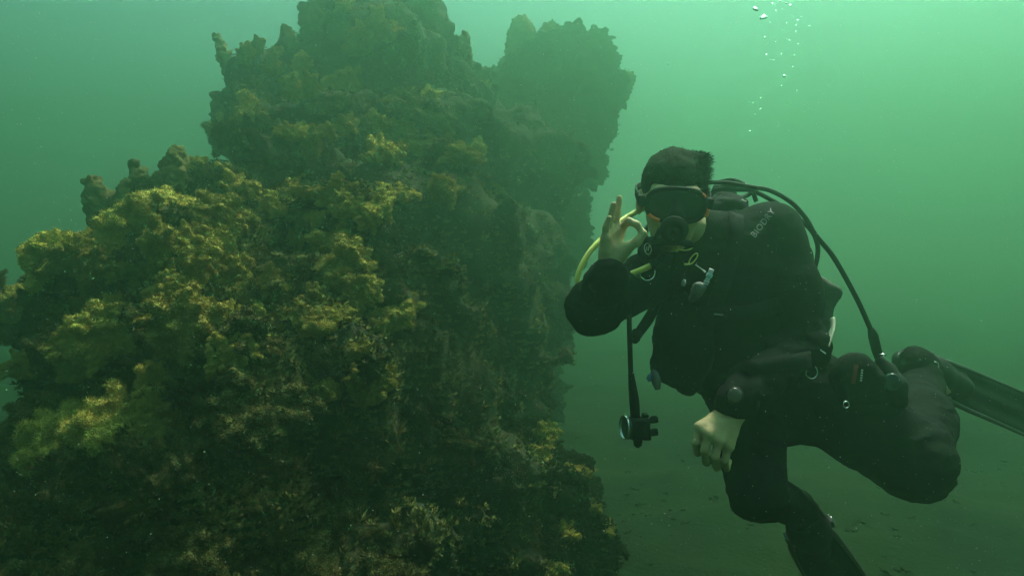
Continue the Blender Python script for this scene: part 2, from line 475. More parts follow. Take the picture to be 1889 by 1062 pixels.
def clump(parent, pos, size, nrm, bright, dull=False):
    me = (CLUMPS if bright else SHADED if dull else TURFS)[random.randrange(len(CLUMPS))]
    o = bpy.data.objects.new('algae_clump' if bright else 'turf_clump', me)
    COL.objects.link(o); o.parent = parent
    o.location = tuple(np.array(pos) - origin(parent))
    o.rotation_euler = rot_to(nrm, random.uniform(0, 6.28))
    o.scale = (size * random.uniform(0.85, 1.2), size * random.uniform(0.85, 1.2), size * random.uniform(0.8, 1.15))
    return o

def grow(parent, V, N, n, smin, smax, want, seed, keep=None, stuff=0):
    """clumps spread over the rock where it shows towards the open water; bright ones go on upward faces, painting in the top light"""
    r = np.random.default_rng(seed)
    cam_p = np.array((0, 0, ZC)); to = cam_p - V; dist = np.linalg.norm(to, axis=1); to /= dist[:, None]
    face = (N * to).sum(1)
    w = np.clip(face + 0.35, 0, 1) * (dist ** -2)
    if keep is not None: w = w * keep(V)
    made = []; tries = 0
    order = r.choice(len(V), size=min(len(V), n * 14), replace=False, p=w / w.sum())
    for i in order:
        if len(made) >= n: break
        s = (smin + (smax - smin) * r.random() ** 2.2)
        if any(np.linalg.norm(V[i] - q) < 0.62 * (s + t) for q, t in made): continue
        made.append((V[i], s))
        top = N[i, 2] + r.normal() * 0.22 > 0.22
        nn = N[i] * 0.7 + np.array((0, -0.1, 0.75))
        clump(parent, V[i] - N[i] * s * 0.12, s, nn, top and r.random() < want(V[i]), V[i][0] / V[i][1] > -0.13 + 0.06 * r.normal())  # turf on the right gets the copy darkened as painted shade
    if stuff:
        k = r.choice(len(V), size=stuff, replace=True, p=w / w.sum())
        B = []; Q = []; base = 0
        unit_v, unit_q = STUFF_UNIT
        sc = r.uniform(0.010, 0.026, stuff); ang = r.uniform(0, 6.28, stuff)
        ca, sa = np.cos(ang), np.sin(ang)
        U = unit_v[None] * sc[:, None, None]
        X = U[..., 0] * ca[:, None] - U[..., 1] * sa[:, None]; Y = U[..., 0] * sa[:, None] + U[..., 1] * ca[:, None]
        W = np.stack([X, Y, U[..., 2] * r.uniform(0.7, 1.5, stuff)[:, None]], -1) + V[k][:, None, :] + N[k][:, None, :] * 0.008
        Qs = (unit_q[None] + (np.arange(stuff) * len(unit_v))[:, None, None]).reshape(-1, unit_q.shape[1])
        o = mk('algal_turf', (W.reshape(-1, 3), Qs), M['shaded_turf' if parent is not None and parent.location[0] > -0.5 else 'turf'], parent); o['kind'] = 'stuff'  # fine turf of the right-hand reefs carries the same painted shade
def _unit():
    'a tuft of short branching filaments'
    r = np.random.default_rng(5); V = []; Q = []
    for _ in range(13):
        d = r.normal(size=3); d[2] = abs(d[2]) * .9 + .1; d /= np.linalg.norm(d); s = np.cross(d, r.normal(size=3)); s /= np.linalg.norm(s)
        m = d * r.uniform(.45, .7); e = m + (d + r.normal(size=3) * .5) * .45; w = r.uniform(.10, .2); n = len(V)
        V += [-s * w * .6, s * w * .6, m + s * w, m - s * w, e + s * w * .55, e - s * w * .55]; Q += [(n, n + 1, n + 2, n + 3), (n + 3, n + 2, n + 4, n + 5)]
    return np.array(V), np.array(Q)
STUFF_UNIT = _unit()

def rock_mesh(blobs, h, amp, seed, k=0.16):
    """blobs: (px, py, d, rx_px, rz_px, ry_m) read off the photograph and put at their own distance"""
    C = [(P(x, y, d), np.array((rx / FPX * d, ry, rz / FPX * d))) for x, y, d, rx, rz, ry in blobs]
    lo = np.min([c - r for c, r in C], 0) - 0.3; hi = np.max([c + r for c, r in C], 0) + 0.3
    lo[2] = max(lo[2], -0.5)
    f = Field(lo, hi, h)
    for c, r in C: f.ell(c, r, k)
    near = np.argwhere(np.abs(f.F) < amp * 2.2)
    p = f.lo + near * f.h
    nz = fbm(p * 1.7, 5, seed, 0.55) * amp * 1.25 + (0.45 - worley(p * 3.3 + 0.35 * fbm(p * 2, 2, seed + 9)[:, None], seed)) * amp * 0.6
    f.F[near[:, 0], near[:, 1], near[:, 2]] -= nz
    return f.mesh()

from mathutils.bvhtree import BVHTree
ROCKS = []
def reef(name, label, blobs, h, amp, seed, n, smin, smax, want, stuff, keep=None, cat='reef', k=0.16):
    V, Q = rock_mesh(blobs, h, amp, seed, k)
    base = V[V[:, 2] <= V[:, 2].min() + 0.2].mean(0)
    t = thing(name, label, cat, base)
    mk('rock', (V, Q), M['rock'], t)
    ROCKS.append((t, BVHTree.FromPolygons([tuple(v) for v in V], [tuple(int(i) for i in q) for q in Q])))
    grow(t, V, vnormals(V, Q), n, smin, smax, want, seed, keep, stuff)
    return t

def depth_shade(v):
    'share of bright olive clumps, cut towards the bottom to paint in its shade'
    return 0.05 + 0.95 * np.clip((v[2] - 0.85) / 0.6, 0, 1)
def fingers(parent, lists):
    for pts, rr in lists:
        ps = [P(*q) for q in pts]; f = Field(np.min(ps, 0) - .2, np.max(ps, 0) + .2, 0.014); f.chain(ps, rr, 0.02); V, Q = f.mesh(); N = vnormals(V, Q)
        V = V + N * ((0.5 - worley(V * 20, 4)) * 0.045 + 0.018 * fbm(V * 40, 2, 8))[:, None]
        mk('sponge_finger', (V, Q), M['turf'], parent)

T1 = reef('reef_outcrop', 'tall reef tower thick with olive algae, its top rising out of the picture', [
    (700, -60, 7.12, 100, 90, .5), (615, 75, 6.73, 45, 55, .4), (775, 60, 7.12, 45, 80, .4), (545, 130, 6.34, 55, 45, .35), (700, 160, 6.34, 130, 120, .55),
    (490, 150, 6.15, 38, 42, .3), (460, 240, 5.75, 38, 70, .3), (840, 165, 6.73, 45, 45, .35), (600, 270, 5.37, 150, 90, .5), (800, 300, 5.75, 150, 130, .55), (960, 340, 6.73, 110, 150, .45),
    (540, 320, 4.39, 110, 50, .4), (680, 420, 4.20, 140, 95, .45), (820, 500, 4.39, 150, 150, .5), (970, 520, 5.75, 70, 150, .45), (620, 560, 3.20, 90, 110, .4), (760, 700, 3.40, 160, 170, .5), (920, 680, 4.78, 90, 150, .4),
    (650, 800, 3.00, 140, 160, .45), (820, 900, 3.40, 170, 190, .5), (640, 1010, 2.90, 200, 150, .5), (700, 360, 7.12, 230, 380, .7), (600, 385, 3.55, 95, 30, .35), (640, 545, 3.00, 25, 40, .2), (672, 690, 2.80, 28, 50, .2), (560, 600, 3.00, 45, 25, .25),
    (760, 800, 5.17, 230, 300, .7)],
    0.036, 0.17, 11, 250, 0.06, 0.20, lambda v: 0.75 * np.clip((0.02 - v[0] / v[1]) / 0.10, 0.12, 1) * depth_shade(v), 13000)
fingers(T1, ([[(455, 200, 5.95), (435, 150, 5.91), (415, 108, 5.85), (398, 66, 5.85)], (.085, .07, .055, .028)], [[(850, 140, 6.73), (853, 100, 6.73), (858, 64, 6.73)], (.10, .09, .035)],
             [[(470, 150, 6.15), (462, 115, 6.15), (456, 88, 6.15)], (.09, .06, .03)], [[(430, 260, 5.75), (412, 215, 5.75), (400, 180, 5.75)], (.09, .085, .045)],
             [[(545, 110, 6.34), (535, 80, 6.34), (526, 54, 6.34)], (.11, .08, .04)], [[(590, 60, 6.73), (572, 35, 6.73), (560, 16, 6.73)], (.12, .09, .05)]))

T2 = reef('reef_outcrop', 'hazy dark reef column behind the tower, broad rounded top under the open water', [
    (1000, 112, 8.98, 66, 52, .6), (1062, 140, 8.98, 56, 55, .6), (960, 150, 8.84, 34, 62, .5), (1105, 135, 8.98, 22, 38, .4), (1040, 220, 8.84, 75, 80, .6), (1110, 180, 8.98, 25, 30, .4), (1050, 310, 8.71, 50, 80, .5), (1000, 350, 8.58, 80, 120, .6),
    (1030, 430, 8.45, 40, 80, .5), (985, 560, 8.18, 50, 140, .6), (960, 760, 7.92, 70, 160, .6), (940, 960, 7.66, 110, 140, .6), (905, 165, 8.84, 25, 30, .4)],
    0.05, 0.2, 23, 170, 0.09, 0.24, lambda v: 0.25, 7000)
fingers(T2, ([[(1110, 195, 8.84), (1138, 168, 8.84), (1158, 146, 8.84)], (.20, .16, .09)], [[(965, 95, 8.84), (963, 70, 8.84), (961, 48, 8.84)], (.22, .18, .12)]))

T3 = reef('reef_outcrop', 'low spreading reef shelf on the left with bright olive folds and leaning spikes', [
    (340, 385, 4.2, 34, 40, .35), (430, 380, 4.1, 70, 55, .4), (235, 490, 4.0, 34, 24, .35), (480, 470, 3.6, 90, 50, .4), (320, 535, 3.5, 125, 40, .4), (165, 570, 3.6, 36, 40, .35), (0, 592, 3.9, 55, 28, .3), (75, 600, 3.7, 45, 34, .3), (420, 610, 3.1, 130, 95, .4),
    (260, 650, 3.0, 140, 85, .4), (500, 730, 2.75, 110, 120, .4), (125, 690, 3.3, 45, 75, .3), (310, 810, 2.8, 170, 130, .4), (150, 890, 3.0, 80, 120, .4), (450, 940, 2.6, 170, 150, .4), (190, 1010, 2.7, 220, 130, .45), (540, 570, 3.2, 70, 75, .35),
    (270, 505, 3.3, 120, 16, .3), (400, 505, 3.15, 55, 20, .25), (395, 448, 3.5, 55, 22, .3), (440, 665, 2.75, 38, 32, .2), (370, 595, 2.9, 36, 26, .2), (292, 775, 2.65, 40, 20, .2), (170, 655, 3.0, 40, 35, .25)],
    0.032, 0.11, 37, 230, 0.05, 0.175, lambda v: 0.9 * depth_shade(v), 14000)
fingers(T3, ([[(290, 430, 4.1), (272, 375, 4.1), (259, 334, 4.05), (247, 302, 4.05)], (.10, .075, .055, .03)], [[(215, 455, 4.0), (198, 405, 4.0), (183, 370, 4.0), (171, 338, 4.0)], (.11, .09, .075, .045)],
             [[(225, 440, 4.0), (224, 390, 4.0), (231, 342, 4.0)], (.10, .075, .035)], [[(335, 340, 4.2), (327, 305, 4.2), (321, 280, 4.2)], (.12, .085, .04)]))

T4 = reef('reef_boulder', 'small algae-covered boulder low on the right foot of the reef', [
    (1000, 870, 3.9, 70, 60, .35), (1070, 900, 3.9, 35, 50, .3), (1000, 980, 3.7, 110, 100, .4), (1080, 1010, 3.8, 40, 70, .3), (930, 910, 3.8, 60, 80, .3), (1000, 1100, 3.5, 130, 80, .4)],
    0.03, 0.11, 51, 110, 0.045, 0.11, lambda v: 0.4, 3000)


# the brightest olive heads, one by one where they stand on the rock
def heads(lists):
    o = Vector((0, 0, ZC))
    for x0, y0, rx, ry, n in lists:
        for k in range(n):
            a = random.uniform(0, 6.28); q = math.sqrt(random.random()); px, py = x0 + rx * q * math.cos(a), y0 + ry * q * math.sin(a)
            d = Vector(P(px, py, 1.0)) - o; d.normalize(); best = None
            for t, bv in ROCKS:
                h = bv.ray_cast(o, d)
                if h[0] is not None and (best is None or h[3] < best[0]): best = (h[3], h[0], h[1], t)
            if best is None: continue
            L, p, nn, t = best; s = random.uniform(14, 31) / FPX * L * 1.15
            clump(t, np.array(p) + np.array(nn) * s * .25, s, np.array(nn) * .5 + np.array((0, -.15, .8)), True)
heads([(600, 380, 105, 45, 34), (480, 350, 60, 18, 9), (410, 400, 45, 18, 6), (400, 448, 55, 24, 8), (250, 488, 150, 22, 26), (400, 503, 60, 22, 9), (345, 535, 60, 16, 5), (370, 595, 34, 26, 5), (440, 662, 40, 32, 6),
       (585, 590, 50, 28, 7), (645, 535, 26, 48, 8), (678, 695, 28, 52, 10), (580, 715, 50, 22, 5), (295, 772, 45, 20, 5), (160, 650, 50, 38, 6), (150, 490, 30, 25, 6), (20, 570, 50, 20, 5), (790, 255, 60, 38, 8), (715, 280, 35, 25, 4), (815, 355, 32, 10, 3),
       (480, 115, 40, 22, 5), (560, 170, 60, 18, 5), (690, 70, 45, 28, 5), (330, 312, 60, 20, 6), (560, 268, 70, 25, 6), (470, 810, 28, 36, 3), (990, 805, 22, 16, 3), (1075, 838, 22, 14, 3), (945, 750, 10, 10, 1), (220, 600, 50, 20, 4), (515, 530, 22, 14, 2), (850, 300, 20, 16, 2), (640, 240, 50, 20, 4)])

# weed and crusts on the open bottom
def bottom_weed(n, seed):
    r = np.random.default_rng(seed)
    x = r.uniform(-5, 8, n * 3); y = 2.2 + 9 * r.random(n * 3) ** 1.4
    keep = fbm(np.stack([x * .8, y * .8, 0 * x], 1), 3, 5) > r.uniform(-.25, .45, n * 3)
    x, y = x[keep][:n], y[keep][:n]; n = len(x); z = bed_z(x, y)
    sc = r.uniform(.008, .026, n) * (1 + 1.6 * r.random(n) ** 5); a = r.uniform(0, 6.28, n); U = STUFF_UNIT[0][None] * sc[:, None, None]
    W = np.stack([U[..., 0] * np.cos(a)[:, None] - U[..., 1] * np.sin(a)[:, None] + x[:, None], U[..., 0] * np.sin(a)[:, None] + U[..., 1] * np.cos(a)[:, None] + y[:, None], U[..., 2] * .5 + z[:, None]], -1)
    Q = (STUFF_UNIT[1][None] + (np.arange(n) * len(STUFF_UNIT[0]))[:, None, None]).reshape(-1, 4)
    return W.reshape(-1, 3), Q
tag(mk('bottom_weed', bottom_weed(1600, 3), M['weed']), 'low olive weed and crusts patching the sea bed', kind='stuff')
# ------------------------------------------------------------------ the diver
def unit(v): v = np.array(v, float); return v / np.linalg.norm(v)
Hc = P(1240, 360, 1.90)
Hf = unit((-0.10, -0.97, -0.16)); Hu = unit(np.cross((0, 0, 1), -Hf)); Hu = unit((0.992, -0.09, -0.06)); Hu = unit(Hu - Hf * (Hu @ Hf)); Hz = np.cross(Hf, Hu) * -1
if Hz[2] < 0: Hz = -Hz
HR = np.array((Hu, Hf, Hz))                 # rows: image right, out of the face, up
def H(x, y, z): return Hc + x * Hu + y * Hf + z * Hz

shR, elR, wrR = P(1228, 497, 1.99), P(1094, 568, 1.80), P(1119, 517, 1.675)
shL, elL, wrL = P(1424, 432, 2.05), P(1480, 640, 1.95), P(1361, 736, 1.77)
hipR, knR, anR = P(1388, 745, 2.08), P(1398, 905, 1.86), P(1472, 938, 2.16)
hipL, knL, anL = P(1498, 722, 2.12), P(1684, 850, 2.00), P(1696, 712, 2.38)
toR, toL = P(1500, 1000, 2.34), P(1770, 705, 2.56)
neck = P(1312, 440, 2.00)

diver = thing('person', 'diver in a black drysuit making the OK sign with bare hands', 'person', P(1350, 640, 2.06))

def build_body():
    lo = np.min([P(1040, 300, 1.6), P(1040, 1010, 1.9), P(1280, 900, 1.62)], 0) - 0.02
    lo = np.array((P(1040, 500, 1.65)[0] - .06, 1.55, ZC - (1010 - 531) / FPX * 2.35 - .06))
    hi = np.array((toL[0] + .08, 2.66, H(0, 0, .14)[2] + .03))
    f = Field(lo, hi, 0.004)
    # trunk and limbs, thinner than the suit that covers them
    f.ell(P(1330, 525, 2.03), (.15, .10, .17), .05); f.ell(P(1365, 640, 2.06), (.135, .095, .15), .06); f.ell(P(1432, 735, 2.10), (.13, .10, .10), .06)
    f.cap(P(1265, 480, 2.02), P(1420, 430, 2.05), .055, .06, .05)
    for a, b, c, r in ((shR, elR, wrR, (.045, .036, .024)), (shL, elL, wrL, (.045, .036, .024))): f.chain([a, b, c], r, .03)
    for a, b, c, d, r in ((hipR, knR, anR, toR, (.08, .045, .03, .025)), (hipL, knL, anL, toL, (.085, .07, .045, .03))): f.chain([a, b, c, d], r, .03)
    # neck and head
    f.cap(H(0, -.035, -.07), neck, .052, .058, .03)
    f.ell(H(0, -.022, .022), (.076, .098, .098), .03, HR)
    f.ell(H(0, .042, -.045), (.064, .058, .088), .04, HR)
    f.ell(H(0, .060, -.108), (.034, .032, .026), .035, HR)
    for s in (-1, 1):
        f.ell(H(s * .080, -.012, -.022), (.010, .019, .033), .008, HR)
        f.ell(H(s * .036, .070, -.040), (.024, .022, .022), .02, HR)
        f.ell(H(s * .033, .083, .018), (.026, .012, .009), .012, HR)
        f.ell(H(s * .032, .090, -.006), (.016, .012, .011), 0.0, HR, op='s')
        f.ell(H(s * .032, .078, -.006), (.0125, .0125, .0125), .002, HR)
    f.cap(H(0, .092, -.002), H(0, .113, -.038), .007, .011, .014)
    f.ell(H(0, .105, -.043), (.017, .010, .009), .008, HR)
    f.ell(H(0, .096, -.070), (.024, .010, .006), .006, HR); f.ell(H(0, .093, -.080), (.021, .010, .007), .006, HR)
    # raised hand: thumb and forefinger close the ring
    def hand(wr, mcps, fingers, thumb, heel, rp):
        f.chain([wr + (wr - mcps[1]) * .35, wr], [.024, .024], .02)
        for m in mcps: f.cap(wr, m, .018, rp, .016)
        for i in range(len(mcps) - 1): f.cap(mcps[i] * .6 + wr * .4, mcps[i + 1] * .6 + wr * .4, .012, .012, .014)
        for pts, rads in fingers: f.chain(pts, rads, .004)
        f.chain(thumb[0], thumb[1], .008); f.cap(heel[0], heel[1], heel[2], heel[3], .016)
    m = [P(1116, 440, 1.655), P(1123, 430, 1.668), P(1134, 424, 1.68), P(1146, 422, 1.69)]
    hand(P(1121, 498, 1.68), m, [
        ([m[0], P(1117, 420, 1.65), P(1124, 402, 1.645)], (.0082, .0075, .0065)),
        ([m[1], P(1126, 402, 1.668), P(1131.5, 377, 1.662)], (.0088, .0080, .0068)),
        ([m[2], P(1139, 393, 1.685), P(1143, 365, 1.685)], (.0090, .0082, .0068)),
        ([m[3], P(1160, 408, 1.665), P(1175, 414, 1.655), P(1184, 428, 1.655)], (.0092, .0088, .0080, .0068))],
        ([P(1136, 474, 1.67), P(1158, 456, 1.66), P(1175, 446, 1.655), P(1188, 431, 1.652)], (.015, .0115, .0100, .0080)),
        (P(1126, 490, 1.675), P(1146, 466, 1.672), .020, .017), .0115)
    # lowered hand hanging with its back to the lens
    m = [P(1291, 788, 1.728), P(1308, 801, 1.712), P(1326, 813, 1.712), P(1343, 823, 1.724)]
    hand(P(1358, 754, 1.765), m, [
        ([m[0], P(1283, 815, 1.725), P(1287, 834, 1.750), P(1300, 828, 1.785)], (.0108, .0100, .0092, .0080)),
        ([m[1], P(1300, 830, 1.710), P(1303, 852, 1.738), P(1314, 844, 1.780)], (.0110, .0102, .0094, .0080)),
        ([m[2], P(1319, 842, 1.710), P(1322, 861, 1.740), P(1330, 850, 1.780)], (.0108, .0100, .0092, .0080)),
        ([m[3], P(1337, 849, 1.722), P(1340, 863, 1.748), P(1345, 850, 1.780)], (.0100, .0092, .0084, .0074))],
        ([P(1330, 765, 1.775), P(1300, 786, 1.79), P(1290, 810, 1.80), P(1296, 832, 1.80)], (.018, .014, .012, .0095)),
        (P(1352, 757, 1.765), P(1322, 785, 1.745), .027, .024), .0150)
    V, Q = f.mesh()
    N = vnormals(V, Q)
    return V + N * (0.0006 * fbm(V * 70, 2, 3))[:, None], Q
mk('body', build_body(), M['skin'], diver)

def build_suit():
    lo = np.array((P(1040, 500, 1.75)[0] - .1, 1.55, ZC - (1010 - 531) / FPX * 2.35 - .12))
    hi = np.array((toL[0] + .12, 2.72, P(0, 340, 2.0)[2]))
    f = Field(lo, hi, 0.0065)
    f.ell(P(1332, 525, 2.04), (.180, .125, .19), .06); f.ell(P(1362, 640, 2.07), (.170, .125, .175), .07); f.ell(P(1434, 738, 2.11), (.155, .125, .125), .07)
    f.cap(P(1262, 478, 2.03), P(1412, 436, 2.06), .072, .080, .06)
    f.cap(P(1300, 462, 2.0), P(1306, 436, 1.99), .074, .068, .03)
    f.chain([shR, elR, wrR], (.072, .056, .042), .035)
    f.chain([shL, P(1458, 540, 2.0), elL, wrL], (.084, .076, .062, .043), .035)
    f.cap(wrR + (elR - wrR) * .06, wrR + (elR - wrR) * -.10, .045, .038, .012)
    f.cap(wrL + (elL - wrL) * .06, wrL + (elL - wrL) * -.10, .044, .036, .012)
    f.chain([hipR, P(1385, 830, 1.96), knR], (.105, .076, .066), .05); f.chain([knR, anR], (.066, .044), .03)
    f.chain([hipL, P(1600, 790, 2.05), knL], (.118, .104, .098), .05); f.chain([knL, P(1694, 780, 2.18), anL], (.098, .092, .064), .04)
    f.chain([anR, P(1486, 965, 2.24), toR], (.046, .046, .035), .03); f.chain([anL, P(1688, 676, 2.41), toL], (.064, .054, .036), .03)
    # creases pulled across the fabric, deepest round elbows, knees, hips
    near = np.argwhere(np.abs(f.F) < 0.03); p = f.lo + near * f.h
    q = p + 0.05 * np.stack([fbm(p * 5, 2, 61), fbm(p * 5, 2, 62), fbm(p * 5, 2, 63)], 1)
    j = np.zeros(len(p))
    for c, r in ((elR, .13), (elL, .13), (knR, .14), (knL, .16), (hipR, .2), (hipL, .22), (wrL, .1), (wrR, .1), (anR, .12), (anL, .13)): j = np.maximum(j, np.exp(-((p - c) ** 2).sum(1) / r ** 2))
    fold = 1 - np.abs(fbm(q * np.array((9, 9, 17)), 3, 66)) * 2.0
    f.F[near[:, 0], near[:, 1], near[:, 2]] -= (0.0032 + 0.005 * j) * fold + 0.006 * fbm(p * 6, 2, 71)
    return f.mesh()
suit_V, suit_Q = build_suit()
suit = mk('drysuit', (suit_V, suit_Q), M['suit'], diver)
from mathutils.bvhtree import BVHTree
suit_bvh = BVHTree.FromPolygons([tuple(v) for v in suit_V], [tuple(int(i) for i in q) for q in suit_Q])
def on_suit(p, lift=0.002):
    """the point of the suit's skin met when going from p away from the diver's front"""
    o = Vector(p) - Vector((0, 1, 0)) * 0.6
    h = suit_bvh.ray_cast(o, Vector((0, 1, 0)))
    if h[0] is None: h = suit_bvh.find_nearest(Vector(p))
    return np.array(h[0]) + np.array(h[1]) * lift, np.array(h[1])
def px_on_suit(px, py, lift=0.002):
    d = P(px, py, 1.0) - np.array((0, 0, ZC)); d = Vector(unit(d))
    h = suit_bvh.ray_cast(Vector((0, 0, ZC)), d)
    if h[0] is None: h = suit_bvh.find_nearest(Vector(P(px, py, 2.0)))
    return np.array(h[0]) + np.array(h[1]) * lift, np.array(h[1])

# cuffs and the thigh pocket are parts of the suit
for w, e, r in ((wrR, elR, .0405), (wrL, elL, .0365)):
    a = unit(w - e); mk('cuff', lathe(w + a * .000, a, [(0, r + .006), (.012, r + .007), (.024, r + .003), (.030, r - .004), (.030, r - .010)], 28), M['rubber'], suit)
f = Field(P(1545, 640, 2.05) - .1, P(1640, 740, 2.05) + .12, .006)
f.ell(P(1578, 695, 2.00), (.062, .055, .068), .02); f.box(P(1580, 715, 2.0), (.062, .05, .05), .03, .03)
V, Q = f.mesh(); N = vnormals(V, Q); pk = mk('thigh_pocket', (V + N * (.004 * fbm(V * 24, 3, 5))[:, None], Q), M['nylon'], suit)
pk_bvh = BVHTree.FromPolygons([tuple(v) for v in V], [tuple(int(i) for i in q) for q in Q])
def decal(bvh, grid_px, lift=.0015):
    """a thin printed patch laid over a curved surface; grid_px: rows of pixel places"""
    rows = []
    for row in grid_px:
        r_ = []
        for (x, y) in row:
            d = Vector(unit(P(x, y, 1.0) - np.array((0, 0, ZC)))); h = bvh.ray_cast(Vector((0, 0, ZC)), d)
            r_.append(np.array(h[0]) + np.array(h[1]) * lift if h[0] is not None else P(x, y, 2.0))
        rows.append(r_)
    n, m = len(rows), len(rows[0]); V = np.array(rows).reshape(-1, 3)
    return V, [(i * m + j, i * m + j + 1, (i + 1) * m + j + 1, (i + 1) * m + j) for i in range(n - 1) for j in range(m - 1)]
def quadgrid(a, b, c, d, n=5, m=3):
    a, b, c, d = map(np.array, (a, b, c, d))
    return [[tuple((a * (1 - u) + b * u) * (1 - v) + (d * (1 - u) + c * u) * v) for u in np.linspace(0, 1, m)] for v in np.linspace(0, 1, n)]
mk('label_patch', decal(pk_bvh, quadgrid((1576, 672), (1584, 674), (1577, 708), (1569, 706))), M['red'], suit)
for k in range(5):
    y = 681 + k * 4.6
    mk('printed_mark', decal(pk_bvh, quadgrid((1588 - k * .5, y), (1592 - k * .5, y + .4), (1591.4 - k * .5, y + 3.2), (1587.6 - k * .5, y + 2.8), 2, 2), .002), M['print'], suit)

# lettering along the left shoulder
def lettering(text, size):
    cu = bpy.data.curves.new('lettering', 'FONT'); cu.body = text; cu.size = size; cu.align_x = 'LEFT'; cu.space_character = 1.12; cu.resolution_u = 3
    ob = bpy.data.objects.new('lettering', cu); COL.objects.link(ob)
    dg = bpy.context.evaluated_depsgraph_get(); me = bpy.data.meshes.new_from_object(ob.evaluated_get(dg))
    V = np.array([v.co[:] for v in me.vertices]); Fc = [tuple(p.vertices) for p in me.polygons]
    bpy.data.objects.remove(ob); bpy.data.meshes.remove(me); bpy.data.curves.remove(cu)
    return V, Fc
V, Fc = lettering('BIODRY', 16.5)
bx = unit((36, -46, 0))[:2]; by = np.array((bx[1], -bx[0]))
W = []
for v in V:
    s = v[0] / V[:, 0].max() * 62
    w, _ = px_on_suit(1392 + bx[0] * s + by[0] * v[1], 440 + bx[1] * s + by[1] * v[1], .0018); W.append(w)
mk('lettering', (np.array(W), Fc), M['dimprint'], suit, smooth=False)

# hair, swept up and back by the water
f = Field(Hc - .17, Hc + .19, .004)
f.ell(H(0, -.026, .030), (.079, .104, .092), 0, HR)
f.ell(H(0, .015, .034), (.073, .080, .068), .02, HR)
f.box(H(.042, -.03, .058), (.044, .062, .050), .022, .02, HR)
f.ell(H(0, .12, -.124), (.078, .12, .115), .015, HR, op='s'); f.ell(H(0, -.02, -.12), (.2, .2, .085), .02, HR, op='s')
for s in (-1, 1): f.ell(H(s * .056, .10, .020), (.020, .05, .016), .010, HR, op='s')
near = np.argwhere(np.abs(f.F) < .02); p = f.lo + near * f.h
f.F[near[:, 0], near[:, 1], near[:, 2]] -= .003 * fbm(p * np.array((60, 22, 40)), 3, 9) + .0015 * fbm(p * 130, 2, 10)
V, Q = f.mesh(); hair = mk('hair', (V, Q), M['hair'], diver)
N = vnormals(V, Q); r = np.random.default_rng(3)
loc = (V - Hc) @ HR.T
wgt = np.clip(loc[:, 2] + .01, 0.002, 1) * (0.15 + 3.0 * np.clip(loc[:, 0] - .03, 0, 1) / .05)
k = r.choice(len(V), 1500, p=wgt / wgt.sum())
SV = []; SQ = []
for i in k:
    L = r.uniform(.003, .008) * (1 + 1.6 * max(0, min(1, (loc[i, 0] - .03) / .05))); d = unit(N[i] * .6 + Hu * .55 + Hz * .15 + r.normal(size=3) * .28)
    s = unit(np.cross(d, r.normal(size=3))) * .0006; b = V[i] - d * .002; c = b + d * L * .55 + np.array((0, 0, .0015)); e = b + d * L + np.array((0, 0, -.001))
    n0 = len(SV); SV += [b - s, b + s, c + s * .8, c - s * .8, e]; SQ += [(n0, n0 + 1, n0 + 2, n0 + 3), (n0 + 3, n0 + 2, n0 + 4)]
o = mk('strands', (np.array(SV), SQ), M['hair'], hair); o['kind'] = 'stuff'

# ------------------------------------------------------------------ mask
mask = thing('dive_mask', 'black dive mask with orange accents and dark glass over the face', 'mask', H(0, .11, -.015))
def mk_pt(a, e=0.0, grow=1.0, z=0.0):
    """outline of the mask window: rounded, lower corners dropping beside the nose"""
    c, s = math.cos(a), math.sin(a)
    x = .071 * grow * math.copysign(abs(c) ** .72, c)
    zz = .040 * grow * math.copysign(abs(s) ** .75, s)
    if s < 0: zz -= .006 * (1 - math.exp(-((abs(x) - .045) / .02) ** 2)) * 0
    y = .112 - 2.6 * x * x + e
    return H(x, y, zz - .020 + z)
an = np.linspace(0, 2 * np.pi, 56, endpoint=False)
mk('frame', tube([mk_pt(a) for a in an], .0058, 8, straight=True, closed=True), M['rubber'], mask)
V = [H(0, .118, -.02)] + [mk_pt(a, .002, .70) for a in an] + [mk_pt(a, .001, .97) for a in an]
n = len(an); V[0] = H(0, .114, -.02)
Fc = [(0, 1 + i, 1 + (i + 1) % n) for i in range(n)] + [(1 + i, 1 + n + i, 1 + n + (i + 1) % n, 1 + (i + 1) % n) for i in range(n)]
Vb = [np.array(v) - Hf * .004 for v in V]; k = len(V)
Fc2 = Fc + [tuple(i + k for i in q[::-1]) for q in Fc] + [(1 + n + i, 1 + n + i + k, 1 + n + (i + 1) % n + k, 1 + n + (i + 1) % n) for i in range(n)]
mk('lens', (np.array(V + Vb), Fc2), M['lens'], mask)
sk = []
for e, g in ((0.0, 1.0), (-.016, 1.02), (-.034, 1.0), (-.05, .98)): sk.append([mk_pt(a, e, g) for a in an])
V = np.array(sk).reshape(-1, 3); Fc = [(r_ * n + j, r_ * n + (j + 1) % n, (r_ + 1) * n + (j + 1) % n, (r_ + 1) * n + j) for r_ in range(3) for j in range(n)]
mk('skirt', (V, Fc), M['rubber'], mask)
f = Field(H(0, .10, -.045) - .08, H(0, .10, -.045) + .08, .003)
f.cap(H(0, .108, -.012), H(0, .128, -.040), .010, .017, .01); f.ell(H(0, .122, -.050), (.022, .018, .015), .012, HR)
mk('nose_pocket', f.mesh(), M['rubber'], mask)
def arc(a0, a1, e, g, r, mat, nm='accent'):
    mk(nm, tube([mk_pt(a, e, g) for a in np.linspace(a0, a1, 10)], r, 8, straight=True), mat, mask)
arc(math.radians(-28), math.radians(-4), .001, 1.08, .0058, M['orange'])
arc(math.radians(212), math.radians(246), .006, 1.02, .0046, M['orange'])
arc(math.radians(26), math.radians(40), .006, 1.03, .0028, M['orange'])
